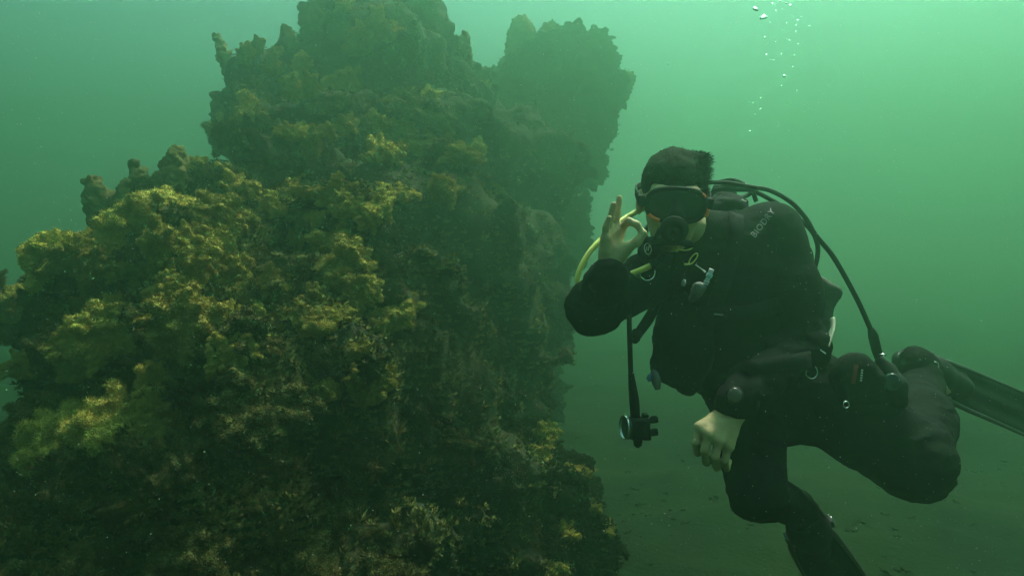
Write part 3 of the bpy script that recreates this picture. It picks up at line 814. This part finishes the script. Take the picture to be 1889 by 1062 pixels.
for s in (-1, 1):
    f = Field(H(s * .085, .07, -.015) - .04, H(s * .085, .07, -.015) + .04, .0025)
    f.box(H(s * .083, .072, -.014), (.009, .018, .014), .005, 0, HR); f.box(H(s * .083, .055, -.014), (.006, .012, .010), .004, .004, HR)
    mk('buckle', f.mesh(), M['rubber'], mask)
mk('strap', strap([H(.085, .06, -.014), H(.092, .02, 0), H(.089, -.05, .012), H(.055, -.118, .02), H(0, -.135, .022), H(-.055, -.118, .02), H(-.089, -.05, .012), H(-.092, .02, 0), H(-.085, .06, -.014)], Hz, .022, .003), M['rubber'], mask)

# ------------------------------------------------------------------ regulator in the mouth
reg = thing('regulator', 'black breathing regulator held in the mouth under the mask', 'regulator', P(1243, 440, 1.76))
rc = H(-.006, .155, -.078); rf = unit(Hf + np.array((0, 0, -.15)))
mk('second_stage', lathe(rc - rf * .03, rf, [(0, .012), (.002, .026), (.012, .033), (.028, .034), (.034, .032)], 32), M['rubber'], reg)
mk('purge_cover', lathe(rc + rf * .003, rf, [(0, .030), (.005, .029), (.009, .024), (.0095, .016), (.007, .015), (.007, .006), (.010, .005), (.011, .0005)], 32), M['nylon'], reg)
f = Field(rc - .09, rc + .09, .003); b0 = rc - rf * .018 - Hz * .026
f.cap(b0, b0 - Hz * .010 + Hu * .045 - rf * .004, .012, .009, .01); f.cap(b0, b0 - Hz * .010 - Hu * .045 - rf * .004, .012, .009, .01)
mk('exhaust_tee', f.mesh(), M['rubber'], reg)
mk('mouthpiece', tube([rc - rf * .028, H(-.003, .105, -.076)], [.014, .017], 12, 3), M['rubber'], reg)
mk('hose', tube([rc - Hu * .030 - rf * .012, P(1206, 446, 1.80), P(1190, 436, 1.88), P(1200, 415, 1.99), P(1245, 392, 2.10), P(1300, 372, 2.19), P(1325, 368, 2.22)], .0075, 10), M['rubber'], reg)

# ------------------------------------------------------------------ tank and first stage on the back
tank = thing('dive_tank', 'grey dive tank carried on the back behind the vest', 'tank', P(1440, 690, 2.33))
ta, tb = P(1345, 420, 2.29), P(1446, 690, 2.36); ax = unit(ta - tb); L = np.linalg.norm(ta - tb)
mk('cylinder', lathe(tb, ax, [(0, .02), (.004, .07), (.02, .086), (.04, .088), (L - .06, .088), (L - .03, .078), (L - .008, .045), (L, .022)], 36), M['tank'], tank)
mk('boot', lathe(tb - ax * .006, ax, [(0, .05), (.001, .088), (.01, .093), (.06, .093), (.062, .089)], 36), M['rubber'], tank)
vt = ta + ax * .0
mk('valve', join(lathe(vt, ax, [(0, .016), (.045, .016), (.05, .012)], 16), lathe(vt + ax * .028 - Hu * .04, Hu, [(0, .009), (.02, .012), (.055, .012), (.06, .018), (.085, .018)], 16)), M['steel'], tank)
fs = thing('first_stage', 'dark first stage with hoses fanning out behind the neck', 'regulator', P(1330, 358, 2.22))
fp = P(1333, 362, 2.23)
mk('body', lathe(fp - np.array((.035, 0, 0)), (1, -.15, .1), [(0, .012), (.003, .020), (.03, .021), (.034, .016), (.046, .016), (.05, .021), (.072, .02), (.074, .012)], 20), M['rubber'], fs)
for dx, dz in ((-.012, .02), (.012, .02), (.03, .016)): mk('port_collar', lathe(fp + np.array((dx, -.01, dz - .006)), (.1, -.3, 1), [(0, .008), (.012, .0085), (.013, .006)], 12), M['steel'], fs)

def hose(name, label, pts, r, mat, cat='hose', ferr=True, r_arr=None):
    t = thing(name, label, cat, pts[0])
    mk('tube', tube(pts, r_arr if r_arr is not None else r, 12, 8), mat, t)
    return t
h1 = hose('gauge_hose', 'black gauge hose arching over the left shoulder and hanging past the hip', [P(1308, 336, 2.20), P(1345, 338, 2.16), P(1385, 345, 2.12), P(1422, 352, 2.1), P(1459, 373, 2.08), P(1486, 402, 2.06), P(1504, 433, 2.05), P(1538, 475, 2.04), P(1578, 546, 2.02), P(1603, 600, 2.01), P(1609, 616, 2.01)], .0068, M['rubber'])
mk('strain_relief', tube([P(1606, 606, 2.01), P(1611, 620, 2.01), P(1617, 645, 2.01), P(1624, 668, 2.01)], [.008, .0135, .013, .0105], 14, 6), M['rubber'], h1)
h2 = hose('inflator_hose', 'black inflator hose looping round the outside of the left shoulder', [P(1317, 346, 2.21), P(1345, 344, 2.17), P(1380, 349, 2.14), P(1414, 364, 2.13), P(1453, 388, 2.12), P(1493, 421, 2.11), P(1507, 447, 2.11), P(1508, 472, 2.11), P(1501, 500, 2.10), P(1488, 535, 2.08)], .0068, M['rubber'])
h3 = hose('spare_hose', 'short black hose dipping behind the neck to the shoulder pad', [P(1315, 350, 2.2), P(1340, 348, 2.17), P(1362, 350, 2.14), P(1386, 352, 2.12), P(1395, 372, 2.12)], .0066, M['rubber'])
h4 = hose('spare_hose', 'thin black hose under the arch beside the collar', [P(1318, 338, 2.23), P(1350, 332, 2.2), P(1376, 342, 2.17), P(1384, 356, 2.13), P(1366, 366, 2.10), P(1345, 378, 2.10)], .0062, M['rubber'])

# gauge console at the end of the long hose
gc = thing('gauge_console', 'black gauge console hanging beside the raised left thigh', 'gauge', P(1640, 690, 2.0))
g0, g1 = P(1624, 666, 2.0), P(1652, 720, 1.98)
f = Field(np.min([g0, g1], 0) - .08, np.max([g0, g1], 0) + .08, .004)
f.chain([g0, P(1634, 684, 2.0), P(1648, 712, 1.985), P(1656, 738, 1.98)], (.014, .026, .034, .026), .01)
mk('housing', f.mesh(), M['rubber'], gc)
fd = unit((-.35, -.9, .25)); mk('dial', lathe(P(1645, 706, 1.968) + fd * .008, fd, [(0, .024), (.004, .024), (.0045, .020), (.0045, .0005)], 24), M['lens'], gc)
mk('ferrule', ring(P(1627, 655, 1.995), (1, 0, 0), (0, .6, -.3), .011, .012, .0016), M['steel'], gc)

# ------------------------------------------------------------------ yellow hose and spare second stage on the chest
octo = thing('spare_regulator', 'spare black regulator with round badge and bright yellow hose on the chest', 'regulator', P(1205, 465, 1.83))
mk('hose', tube([P(1300, 372, 2.16), P(1262, 372, 2.06), P(1215, 376, 2.0), P(1182, 387, 1.95), P(1150, 405, 1.90), P(1118, 434, 1.87), P(1090, 462, 1.85), P(1070, 496, 1.84), P(1066, 521, 1.84), P(1082, 532, 1.85), P(1110, 526, 1.85), P(1138, 513, 1.84), P(1172, 502, 1.83), P(1204, 488, 1.82)], .0072, 12, 8), M['yellow'], octo)
oc = P(1202, 462, 1.83); of = unit((-.35, -.92, .12)); ou = unit(np.cross((0, 0, 1), -of)); ou = ou if ou[0] > 0 else -ou; ow = np.cross(ou, of); ow = ow if ow[2] > 0 else -ow
mk('second_stage', lathe(oc - of * .03, of, [(0, .014), (.003, .028), (.012, .035), (.028, .036), (.034, .034)], 32), M['rubber'], octo)
mk('purge_cover', lathe(oc + of * .003, of, [(0, .032), (.004, .031), (.008, .027), (.009, .022), (.0095, .0005)], 32), M['nylon'], octo)
lc = oc + of * .0135 - ou * .007 + ow * .002
mk('badge_ring', ring(lc, ou * .75 + ow * .3, ow * .9 - ou * .25, .0105, .0145, .0010, n=30), M['print'], octo)
zz = [(-.0055, -.007), (-.002, .006), (.0005, -.005), (.0035, .0085), (.0065, .004)]
mk('badge_mark', tube([lc + ou * a + ow * b for a, b in zz], .0014, 6, straight=True), M['print'], octo)
mk('hose_end', tube([P(1200, 490, 1.82), P(1213, 484, 1.82)], [.010, .011], 12, 3), M['rubber'], octo)

# ------------------------------------------------------------------ buoyancy vest
vest = thing('buoyancy_vest', 'black buoyancy vest with straps, steel rings and clips over the drysuit', 'dive vest', P(1330, 640, 2.0))
def wrinkled(f, amp, sc, seed, mat, name, parent):
    near = np.argwhere(np.abs(f.F) < amp * 5); p = f.lo + near * f.h
    f.F[near[:, 0], near[:, 1], near[:, 2]] -= amp * fbm(p * sc, 3, seed) + amp * .6 * (1 - 2 * np.abs(fbm(p * sc * np.array((.8, .8, 1.9)), 2, seed + 3)))
    return mk(name, f.mesh(), mat, parent)
f = Field(P(1190, 540, 2.0) - .06, P(1330, 750, 2.0) + .09, .006)
f.ell(P(1262, 625, 1.985), (.083, .072, .125), .03); f.ell(P(1250, 672, 1.98), (.066, .060, .055), .03); f.ell(P(1272, 705, 1.975), (.026, .04, .034), .02)
f.cap(P(1238, 540, 1.96), P(1250, 590, 1.95), .035, .05, .03)
wrinkled(f, .006, 16, 81, M['nylon'], 'side_pocket', vest)
f = Field(P(1360, 500, 2.0) - .07, P(1500, 730, 2.0) + .09, .006)
f.ell(P(1400, 620, 1.99), (.075, .070, .13), .03); f.ell(P(1425, 672, 2.0), (.07, .06, .055), .03)
wrinkled(f, .006, 16, 91, M['nylon'], 'side_pocket', vest)
f = Field(P(1480, 480, 2.15) - .08, P(1560, 640, 2.15) + .08, .006)
f.box(P(1508, 552, 2.14), (.048, .028, .062), .02, .02, np.array(((.86, 0, -.5), (0, 1, 0), (.5, 0, .86)))); f.ell(P(1500, 590, 2.14), (.05, .03, .06), .03)
wrinkled(f, .004, 18, 95, M['wing'], 'wing', vest)
f = Field(P(1300, 340, 2.1) - .08, P(1400, 430, 2.1) + .1, .005)
f.ell(P(1338, 392, 2.07), (.055, .06, .048), .03); f.ell(P(1345, 425, 2.02), (.05, .05, .05), .03); f.cap(P(1330, 374, 2.1), P(1366, 378, 2.08), .026, .020, .03)
wrinkled(f, .004, 22, 99, M['nylon'], 'collar_pad', vest)
for pts in ([(1355, 400), (1352, 440), (1345, 480), (1335, 520), (1318, 560), (1300, 600)], [(1262, 455), (1250, 490), (1240, 530), (1240, 560)], [(1215, 566), (1260, 574), (1323, 577), (1380, 574), (1440, 560)], [(1225, 670), (1290, 690), (1350, 690), (1420, 680), (1490, 660)]):
    Cp = []
    for (x, y) in spline([np.array((a, b, 0.)) for a, b in pts], 3)[:, :2]: Cp.append(px_on_suit(x, y, .010)[0])
    dv = Cp[-1] - Cp[0]
    mk('webbing_strap', strap(Cp, np.cross(unit(dv), (0, -1, 0)), .040, .005, 2), M['nylon'], vest)
def at_front(px, py, d): return P(px, py, d)
bk = px_on_suit(1323, 576, .016)[0]
f = Field(bk - .05, bk + .05, .0025); f.box(bk, (.026, .006, .016), .005); f.box(bk + np.array((0, -.006, 0)), (.010, .004, .008), .003, .002)
mk('buckle', f.mesh(), M['nylon'], vest)
mk('buckle_trim', strap([bk + np.array((-.012, -.0105, .001)), bk + np.array((0, -.0108, 0)), bk + np.array((.012, -.0105, -.001))], (0, 0, 1), .0045, .0012, 3), M['dimprint'], vest)
def dring(px, py, d, ru, rv, tilt, r, a0=0, a1=2 * math.pi, yaw=.25):
    u = np.array((math.cos(tilt), yaw, math.sin(tilt))); v = np.array((-math.sin(tilt), 0, math.cos(tilt)))
    s = d / FPX
    mk('ring', ring(P(px, py, d), u, v, ru * s, rv * s, r, a0, a1), M['steel'], vest)
dring(1194, 502, 1.80, 15, 15, 0, .0016, math.radians(185), math.radians(372))
dring(1497, 686, 1.86, 12, 12, .2, .0016, math.radians(150), math.radians(400))
dring(1355, 722, 1.80, 18, 9, -.6, .0010, math.radians(150), math.radians(210))
dring(1561, 746, 1.88, 6, 6, 0.3, .0014)
mk('grab_handle', strap([P(1536, 586, 1.95), P(1537, 602, 1.93), P(1532, 622, 1.91), P(1522, 646, 1.89), P(1505, 667, 1.88)], (.6, -.7, .2), .012, .004), M['cord'], vest)
mk('handle_stay', tube([P(1525, 615, 1.905), P(1517, 635, 1.89), P(1514, 645, 1.88)], .0016, 6), M['cord'], vest)
mk('handle_stay', tube([P(1513, 645, 1.875), P(1523, 652, 1.875)], .0018, 6), M['print'], vest)
mk('shoulder_clip', tube([P(1368, 369, 2.03), P(1373, 372, 2.02), P(1377, 371, 2.02)], [.003, .004, .002], 8), M['cord'], vest)
# dump valve cord and toggle between vest and hanging console
mk('toggle_strap', tube([P(1212, 560, 1.95), P(1195, 590, 1.90), P(1178, 614, 1.86), P(1169, 626, 1.84)], [.013, .014, .012, .013], 12, 6), M['nylon'], vest)
mk('toggle', tube([P(1176, 612, 1.845), P(1170, 624, 1.835)], [.013, .015], 12, 3), M['rubber'], vest)

# ------------------------------------------------------------------ things clipped to the chest
def loop(name, label, px, py, d, a, b, tilt, r, tail):
    t = thing(name, label, 'clip', P(px, py, d)); s = d / FPX
    u = np.array((math.cos(tilt), .3, math.sin(tilt))); v = np.array((-math.sin(tilt), -.2, math.cos(tilt)))
    mk('loop', ring(P(px, py, d), u, v, a * s, b * s, r), M['yellow'], t)
    mk('tail', tube([P(*tail[0]), P(*tail[1])], [r * 1.3, r * 2.0], 8, 3), M['yellow'], t)
loop('lanyard_loop', 'flat yellow lanyard loop just under the regulator', 1264, 456, 1.80, 14.5, 5.5, .06, .0019, ((1251, 459, 1.80), (1247, 463.5, 1.80)))
loop('lanyard_loop', 'dull yellow lanyard loop standing upright lower on the chest', 1279, 477, 1.80, 4.5, 11.5, -.62, .0016, ((1273, 487, 1.80), (1262, 487.5, 1.80)))
t = thing('bolt_snap', 'thin pale bolt snap with cord below the yellow loops', 'clip', P(1290, 494, 1.81))
mk('shaft', tube([P(1283, 488, 1.805), P(1291, 494, 1.81), P(1299, 500, 1.815)], .0014, 8, 3), M['print'], t); mk('knob', tube([P(1297, 498, 1.815), P(1301, 502, 1.815)], [.0022, .0032], 8, 3), M['print'], t)
t = thing('whistle', 'pale blue and white whistle clipped slanting on the chest', 'whistle', P(1306, 512, 1.84))
mk('tube', tube([P(1313, 496, 1.835), P(1309, 506, 1.838)], [.0062, .0062], 12, 3), M['white'], t)
mk('tube', tube([P(1307.5, 510, 1.838), P(1303, 521, 1.84)], [.0058, .0060], 12, 3), M['cyan'], t)
mk('collar', tube([P(1309.5, 505, 1.838), P(1307, 511, 1.838)], [.0082, .0082], 12, 3), M['cyan'], t)
for k in range(2): mk('collar', tube([P(1304 - 2.2 * k, 518.5 + 4 * k, 1.84), P(1303.2 - 2.2 * k, 520.5 + 4 * k, 1.84)], [.0072, .0072], 12, 2), M['white'], t)
t = thing('inflator_mouthpiece', 'grey ribbed mouthpiece of the inflator lying on the chest', 'mouthpiece', P(1283, 537, 1.86))
a, b = P(1290, 530, 1.84), P(1277, 552, 1.86); dv = b - a
f = Field(np.min([a, b], 0) - .04, np.max([a, b], 0) + .04, .0016)
f.chain([a, a + dv * .35, b], (.0140, .0130, .0080), .006); f.cap(P(1284, 527, 1.84), P(1299, 530, 1.838), .0065, .006, .006)
V, Q = f.mesh(); N = vnormals(V, Q); tt = (V - a) @ unit(dv) / np.linalg.norm(dv)
rib = np.where((tt > .0) & (tt < 1.1), np.sin(tt * 2 * np.pi * 6.5), 0)
mk('ribbed_body', (V + N * (.0020 * rib)[:, None], Q), M['grey'], t)
mk('cap', lathe(P(1262, 522, 1.855), unit((-.95, -.3, .2)), [(0, .009), (.003, .009), (.004, .007)], 14), M['print'], t)
# watch
t = thing('wristwatch', 'round brown-faced dive watch on the lowered wrist', 'watch', P(1355, 730, 1.71))
wc = P(1355, 729, 1.700); wf = unit((-.12, -.95, .25))
mk('case', lathe(wc - wf * .006, wf, [(0, .017), (.002, .0205), (.010, .0205), (.012, .018)], 28), M['rubber'], t)
mk('dial', lathe(wc + wf * .0045, wf, [(0, .0165), (.002, .0165), (.0028, .0150), (.003, .0005)], 28), M['dial'], t)
ax = unit(wrL - elL); u = unit(np.cross(ax, (0, 0, 1))); v = np.cross(ax, u)
mk('band', strap([wrL - ax * .008 + (u * math.cos(q) + v * math.sin(q)) * .048 for q in np.linspace(0, 2 * np.pi, 17)], ax, .022, .003, 2), M['rubber'], t)

# ------------------------------------------------------------------ console hanging from its hose on the right side
hc = thing('hanging_console', 'black console with round glass hanging straight down on its hose', 'gauge', P(1178, 790, 1.80))
mk('hose', tube([P(1190, 540, 1.86), P(1166, 545, 1.83), P(1161, 575, 1.82), P(1162, 640, 1.81), P(1164, 690, 1.80), P(1168, 730, 1.80)], .0064, 12, 8), M['rubber'], hc)
mk('strain_relief', tube([P(1164, 688, 1.80), P(1167, 715, 1.80), P(1170, 740, 1.80), P(1172, 768, 1.80)], [.0072, .0105, .0125, .0118], 14, 6), M['rubber'], hc)
f = Field(P(1140, 755, 1.8) - .05, P(1220, 830, 1.8) + .06, .0028)
f.cyl(P(1158, 789, 1.80), P(1184, 789, 1.80), .027, .005); f.box(P(1179, 789, 1.80), (.024, .025, .026), .007, .004)
f.box(P(1190, 765, 1.80), (.008, .012, .004), .002, .004); f.box(P(1193, 807, 1.80), (.010, .012, .005), .003, .004)
mk('housing', f.mesh(), M['rubber'], hc)
mk('glass', lathe(P(1155.5, 787.5, 1.80) + np.array((.003, -.004, 0)), (-1, -.28, .02), [(0, .0285), (.004, .0285), (.0055, .026), (.006, .0005)], 32), M['lens'], hc)
mk('bezel', lathe(P(1153.8, 787.5, 1.799), (-1, -.28, .02), [(0, .0292), (.0045, .0292), (.005, .0275), (.0, .0272)], 32), M['steel'], hc)
for y0, y1 in ((775, 773.5), (799, 797)):
    mk('knob', tube([P(1188, y0 + 4, 1.80), P(1198, y0 + 1, 1.80), P(1205, y1, 1.80), P(1213, y1 - 1, 1.80)], [.008, .0065, .0095, .0085], 12, 5), M['rubber'], hc)
mk('end_cap', tube([P(1176.5, 806, 1.80), P(1176.5, 814, 1.80), P(1176.5, 821, 1.80), P(1176.5, 825, 1.80)], [.0115, .0115, .010, .004], 14, 4), M['rubber'], hc)
t = thing('marker_pendant', 'small grey pendant with a blue tip dangling from the vest', 'pendant', P(1207, 695, 1.93))
mk('case', tube([P(1203, 684, 1.92), P(1207, 690, 1.92), P(1211, 706, 1.92), P(1213, 718, 1.92)], [.006, .011, .012, .007], 12, 5), M['grey'], t)
mk('tip', tube([P(1199, 690, 1.915), P(1197, 697, 1.915), P(1199, 703, 1.915)], [.004, .0065, .004], 10, 4), M['blue'], t)
mk('cord', tube([P(1204, 668, 1.93), P(1200, 676, 1.92), P(1202, 686, 1.92)], .0014, 6, 4), M['rubber'], t)

# ------------------------------------------------------------------ fins
def fin(label, heel, toe, tip, side, w0, w1, bpx):
    t = thing('swim_fin', label, 'fin', heel)
    heel, toe, tip = map(np.array, (heel, toe, tip)); d = unit(tip - toe); s = unit(np.array(side) - d * (np.array(side) @ d)); n_ = np.cross(d, s)
    L = np.linalg.norm(tip - toe)
    f = Field(np.min([heel, toe], 0) - .12, np.max([heel, toe], 0) + .12, .005)
    m_ = (heel + toe) / 2
    f.chain([heel * .75 + toe * .25, m_, toe + d * .05], (.060, .060, .040), .03)
    mk('foot_pocket', f.mesh(), M['rubber'], t)
    ns, nw = 18, 12; V = []; 
    for lay in (1, -1):
        for i in range(ns):
            q = i / (ns - 1); w = w0 + (w1 - w0) * q ** .7
            for j in range(nw):
                x = j / (nw - 1) * 2 - 1
                p = toe + d * (L * q - .02 * x * x * q) + s * (w * x) + n_ * (.012 * math.cos(x * math.pi * 2.5) * min(1, q * 4) * .35 + .03 * math.sin(q * 2.2) + lay * (.0045 * (1 - q) + .0015))
                V.append(p)
    I = lambda l, i, j: l * ns * nw + i * nw + j
    Fc = [(I(0, i, j), I(0, i, j + 1), I(0, i + 1, j + 1), I(0, i + 1, j)) for i in range(ns - 1) for j in range(nw - 1)]
    Fc += [(I(1, i, j), I(1, i + 1, j), I(1, i + 1, j + 1), I(1, i, j + 1)) for i in range(ns - 1) for j in range(nw - 1)]
    for i in range(ns - 1):
        for j in (0, nw - 1): Fc.append((I(0, i, j), I(0, i + 1, j), I(1, i + 1, j), I(1, i, j)))
    for j in range(nw - 1):
        for i in (0, ns - 1): Fc.append((I(0, i, j), I(0, i, j + 1), I(1, i, j + 1), I(1, i, j)))
    mk('blade', (np.array(V), Fc), M['suit'], t)
    for x in (-1, 1):
        pts = [toe - d * .06 + s * (w0 * x * .8)] + [toe + d * L * q + s * ((w0 + (w1 - w0) * q ** .7) * x) + n_ * .03 * math.sin(q * 2.2) for q in (0, .25, .5, .75, .97)]
        mk('side_rail', tube(pts, [.010, .010, .008, .006, .005, .003], 8, 5), M['finrail'], t)
    mk('heel_strap', strap([m_ + s * .062, heel + s * .045 - d * .03, heel - d * .075, heel - s * .045 - d * .03, m_ - s * .062], n_, .026, .005), M['rubber'], t)
    for x in (-1, 1):
        c = m_ + s * .064 * x; f = Field(c - .05, c + .05, .003); f.box(c, (.012, .018, .016), .004, 0, np.array((s, d, n_)))
        mk('buckle', f.mesh(), M['dimgrey'], t)
        mk('buckle_pin', ring(c + s * x * .013, d, n_, .014, .010, .0018, n=16, seg=6), M['steel'], t)
    e = P(*bpx); mk('buckle_frame', tube([e + d * .011 * a_ + s * .009 * b_ for a_, b_ in ((-1, -1), (1, -1), (1, 1), (-1, 1))], .0020, 6, straight=True, closed=True), M['steel'], t)
#
M['finrail'] = material('satin_fin_rubber', (0.045, 0.046, 0.043), 0.35, spec=0.5)
M['dimgrey'] = material('dark_grey_plastic', (0.05, 0.05, 0.05), 0.45, spec=0.4)
fin('black swim fin on the raised left foot, reaching out of the picture', P(1680, 676, 2.42), P(1756, 706, 2.52), P(2020, 835, 2.86), (-.3, .15, .94), .072, .088, (1727, 673, 2.36))
fin('black swim fin on the lower right foot trailing towards the sea bed', P(1484, 952, 2.22), P(1500, 1000, 2.33), P(1600, 1150, 2.72), (.93, -.15, .35), .070, .098, (1489, 946, 2.13))

# ------------------------------------------------------------------ bubbles rising at the top right
BUB = [(220,72,55,30),(280,135,80,42),(405,10,20,12),(345,28,24,14),(370,38,14,10),(450,25,20,14),(480,42,30,18),(420,75,16,13),(375,80,14,11),(330,170,13,10),(455,180,20,15),(535,155,25,17),(525,190,25,15),(525,240,22,14),
 (500,125,12,9),(565,130,18,10),(625,200,20,12),(290,283,22,16),(310,330,12,9),(370,320,22,13),(475,305,22,14),(450,295,12,9),(540,335,28,14),(300,415,22,15),(415,408,18,15),(330,455,12,9),(355,457,16,12),(510,415,13,10),(500,508,22,20),
 (435,575,30,24),(415,648,16,12),(530,685,20,13),(260,737,18,11),(200,775,14,9),(175,768,11,8),(255,822,22,15),(215,860,13,10),(450,797,13,10),(385,930,20,13),(178,990,32,15),(425,225,10,8),(480,100,12,9),(390,100,10,8)]
WHERE = {0: 'large flattened bubble highest on the left of the stream', 1: 'largest cap-shaped bubble of the rising stream', 29: 'bright single bubble halfway down the stream', 39: 'flat bright bubble at the very bottom of the stream'}
NTH = ['first', 'second', 'third', 'fourth', 'fifth', 'sixth', 'seventh', 'eighth', 'ninth', 'tenth', 'eleventh', 'twelfth', 'thirteenth', 'fourteenth', 'fifteenth', 'sixteenth', 'seventeenth', 'eighteenth', 'nineteenth', 'twentieth']
NTH += ['twenty-' + q for q in NTH[:9]] + ['thirtieth'] + ['thirty-' + q for q in NTH[:9]] + ['fortieth'] + ['forty-' + q for q in NTH[:9]]
r = np.random.default_rng(12); bub_me = {}
def bubble_shape(seed, big):
    f = Field((-1.3,) * 3, (1.3,) * 3, .16 if not big else .09)
    f.ell((0, 0, 0), (1, .9, .95), 0)
    if big: f.ell((0, 0, -.95), (1.1, 1.1, .55), .25, op='s')
    V, Q = f.mesh(); return mesh_data('air_bubble', V + .10 * np.stack([fbm(V * 1.1 + seed, 2, seed)] * 3, 1) * vnormals(V, Q), Q)
shapes = [bubble_shape(i, False) for i in range(3)] + [bubble_shape(9, True)]
for me in shapes: me.materials.append(M['bubble'])
for i, (x, y, w, h) in enumerate(BUB):
    px, py = 1340 + x / 4.083, y / 4.083; d = r.uniform(2.0, 2.5); s = d / FPX / 4.083 / 2 * .82
    o = bpy.data.objects.new('air_bubble', shapes[3] if i < 2 else shapes[i % 3]); COL.objects.link(o)
    o.location = tuple(P(px, py, d)); o.scale = (w * s * 1.05, (w + h) / 2 * s, h * s * 1.1); o.rotation_euler = (0, -.25 if i == 1 else r.uniform(-.3, .3), r.uniform(0, 1))
    rank = sorted(range(len(BUB)), key=lambda q: BUB[q][1]).index(i)
    tag(o, WHERE.get(i, f'{"tiny" if w < 15 else "small"} {"flat" if h < .62 * w else "round"} air bubble, {NTH[rank]} from the top of the rising stream'), 'bubble', 'air bubbles rising in a stream')

# ------------------------------------------------------------------ silt drifting in the water
def motes(n, seed):
    r = np.random.default_rng(seed)
    d = 0.9 + 4.3 * r.random(n) ** 1.1
    px = r.uniform(-500, 2400, n); py = r.uniform(-400, 1450, n)
    C = np.stack([(px - 944.5) / FPX * d, d, ZC - (py - 531) / FPX * d], 1)
    s = (0.00024 + 0.00036 * r.random(n) ** 2 + 0.0005 * r.random(n) ** 14) * np.clip(d, .8, 3) ** .7
    ok = C[:, 2] > 0.1; C = C[ok]; s = s[ok]
    g = (1 + 5 ** .5) / 2
    O = np.array([(-1, g, 0), (1, g, 0), (-1, -g, 0), (1, -g, 0), (0, -1, g), (0, 1, g), (0, -1, -g), (0, 1, -g), (g, 0, -1), (g, 0, 1), (-g, 0, -1), (-g, 0, 1)]) / 1.9
    T = np.array([(0,11,5),(0,5,1),(0,1,7),(0,7,10),(0,10,11),(1,5,9),(5,11,4),(11,10,2),(10,7,6),(7,1,8),(3,9,4),(3,4,2),(3,2,6),(3,6,8),(3,8,9),(4,9,5),(2,4,11),(6,2,10),(8,6,7),(9,8,1)])
    st = r.uniform(.55, 1.5, (len(C), 1, 3))
    V = (C[:, None, :] + O[None] * s[:, None, None] * st).reshape(-1, 3)
    Q = (T[None] + 12 * np.arange(len(C))[:, None, None]).reshape(-1, 3)
    return V, Q
tag(mk('suspended_silt', motes(24000, 77), M['mote']), 'pale specks of silt drifting everywhere in the water', kind='stuff')
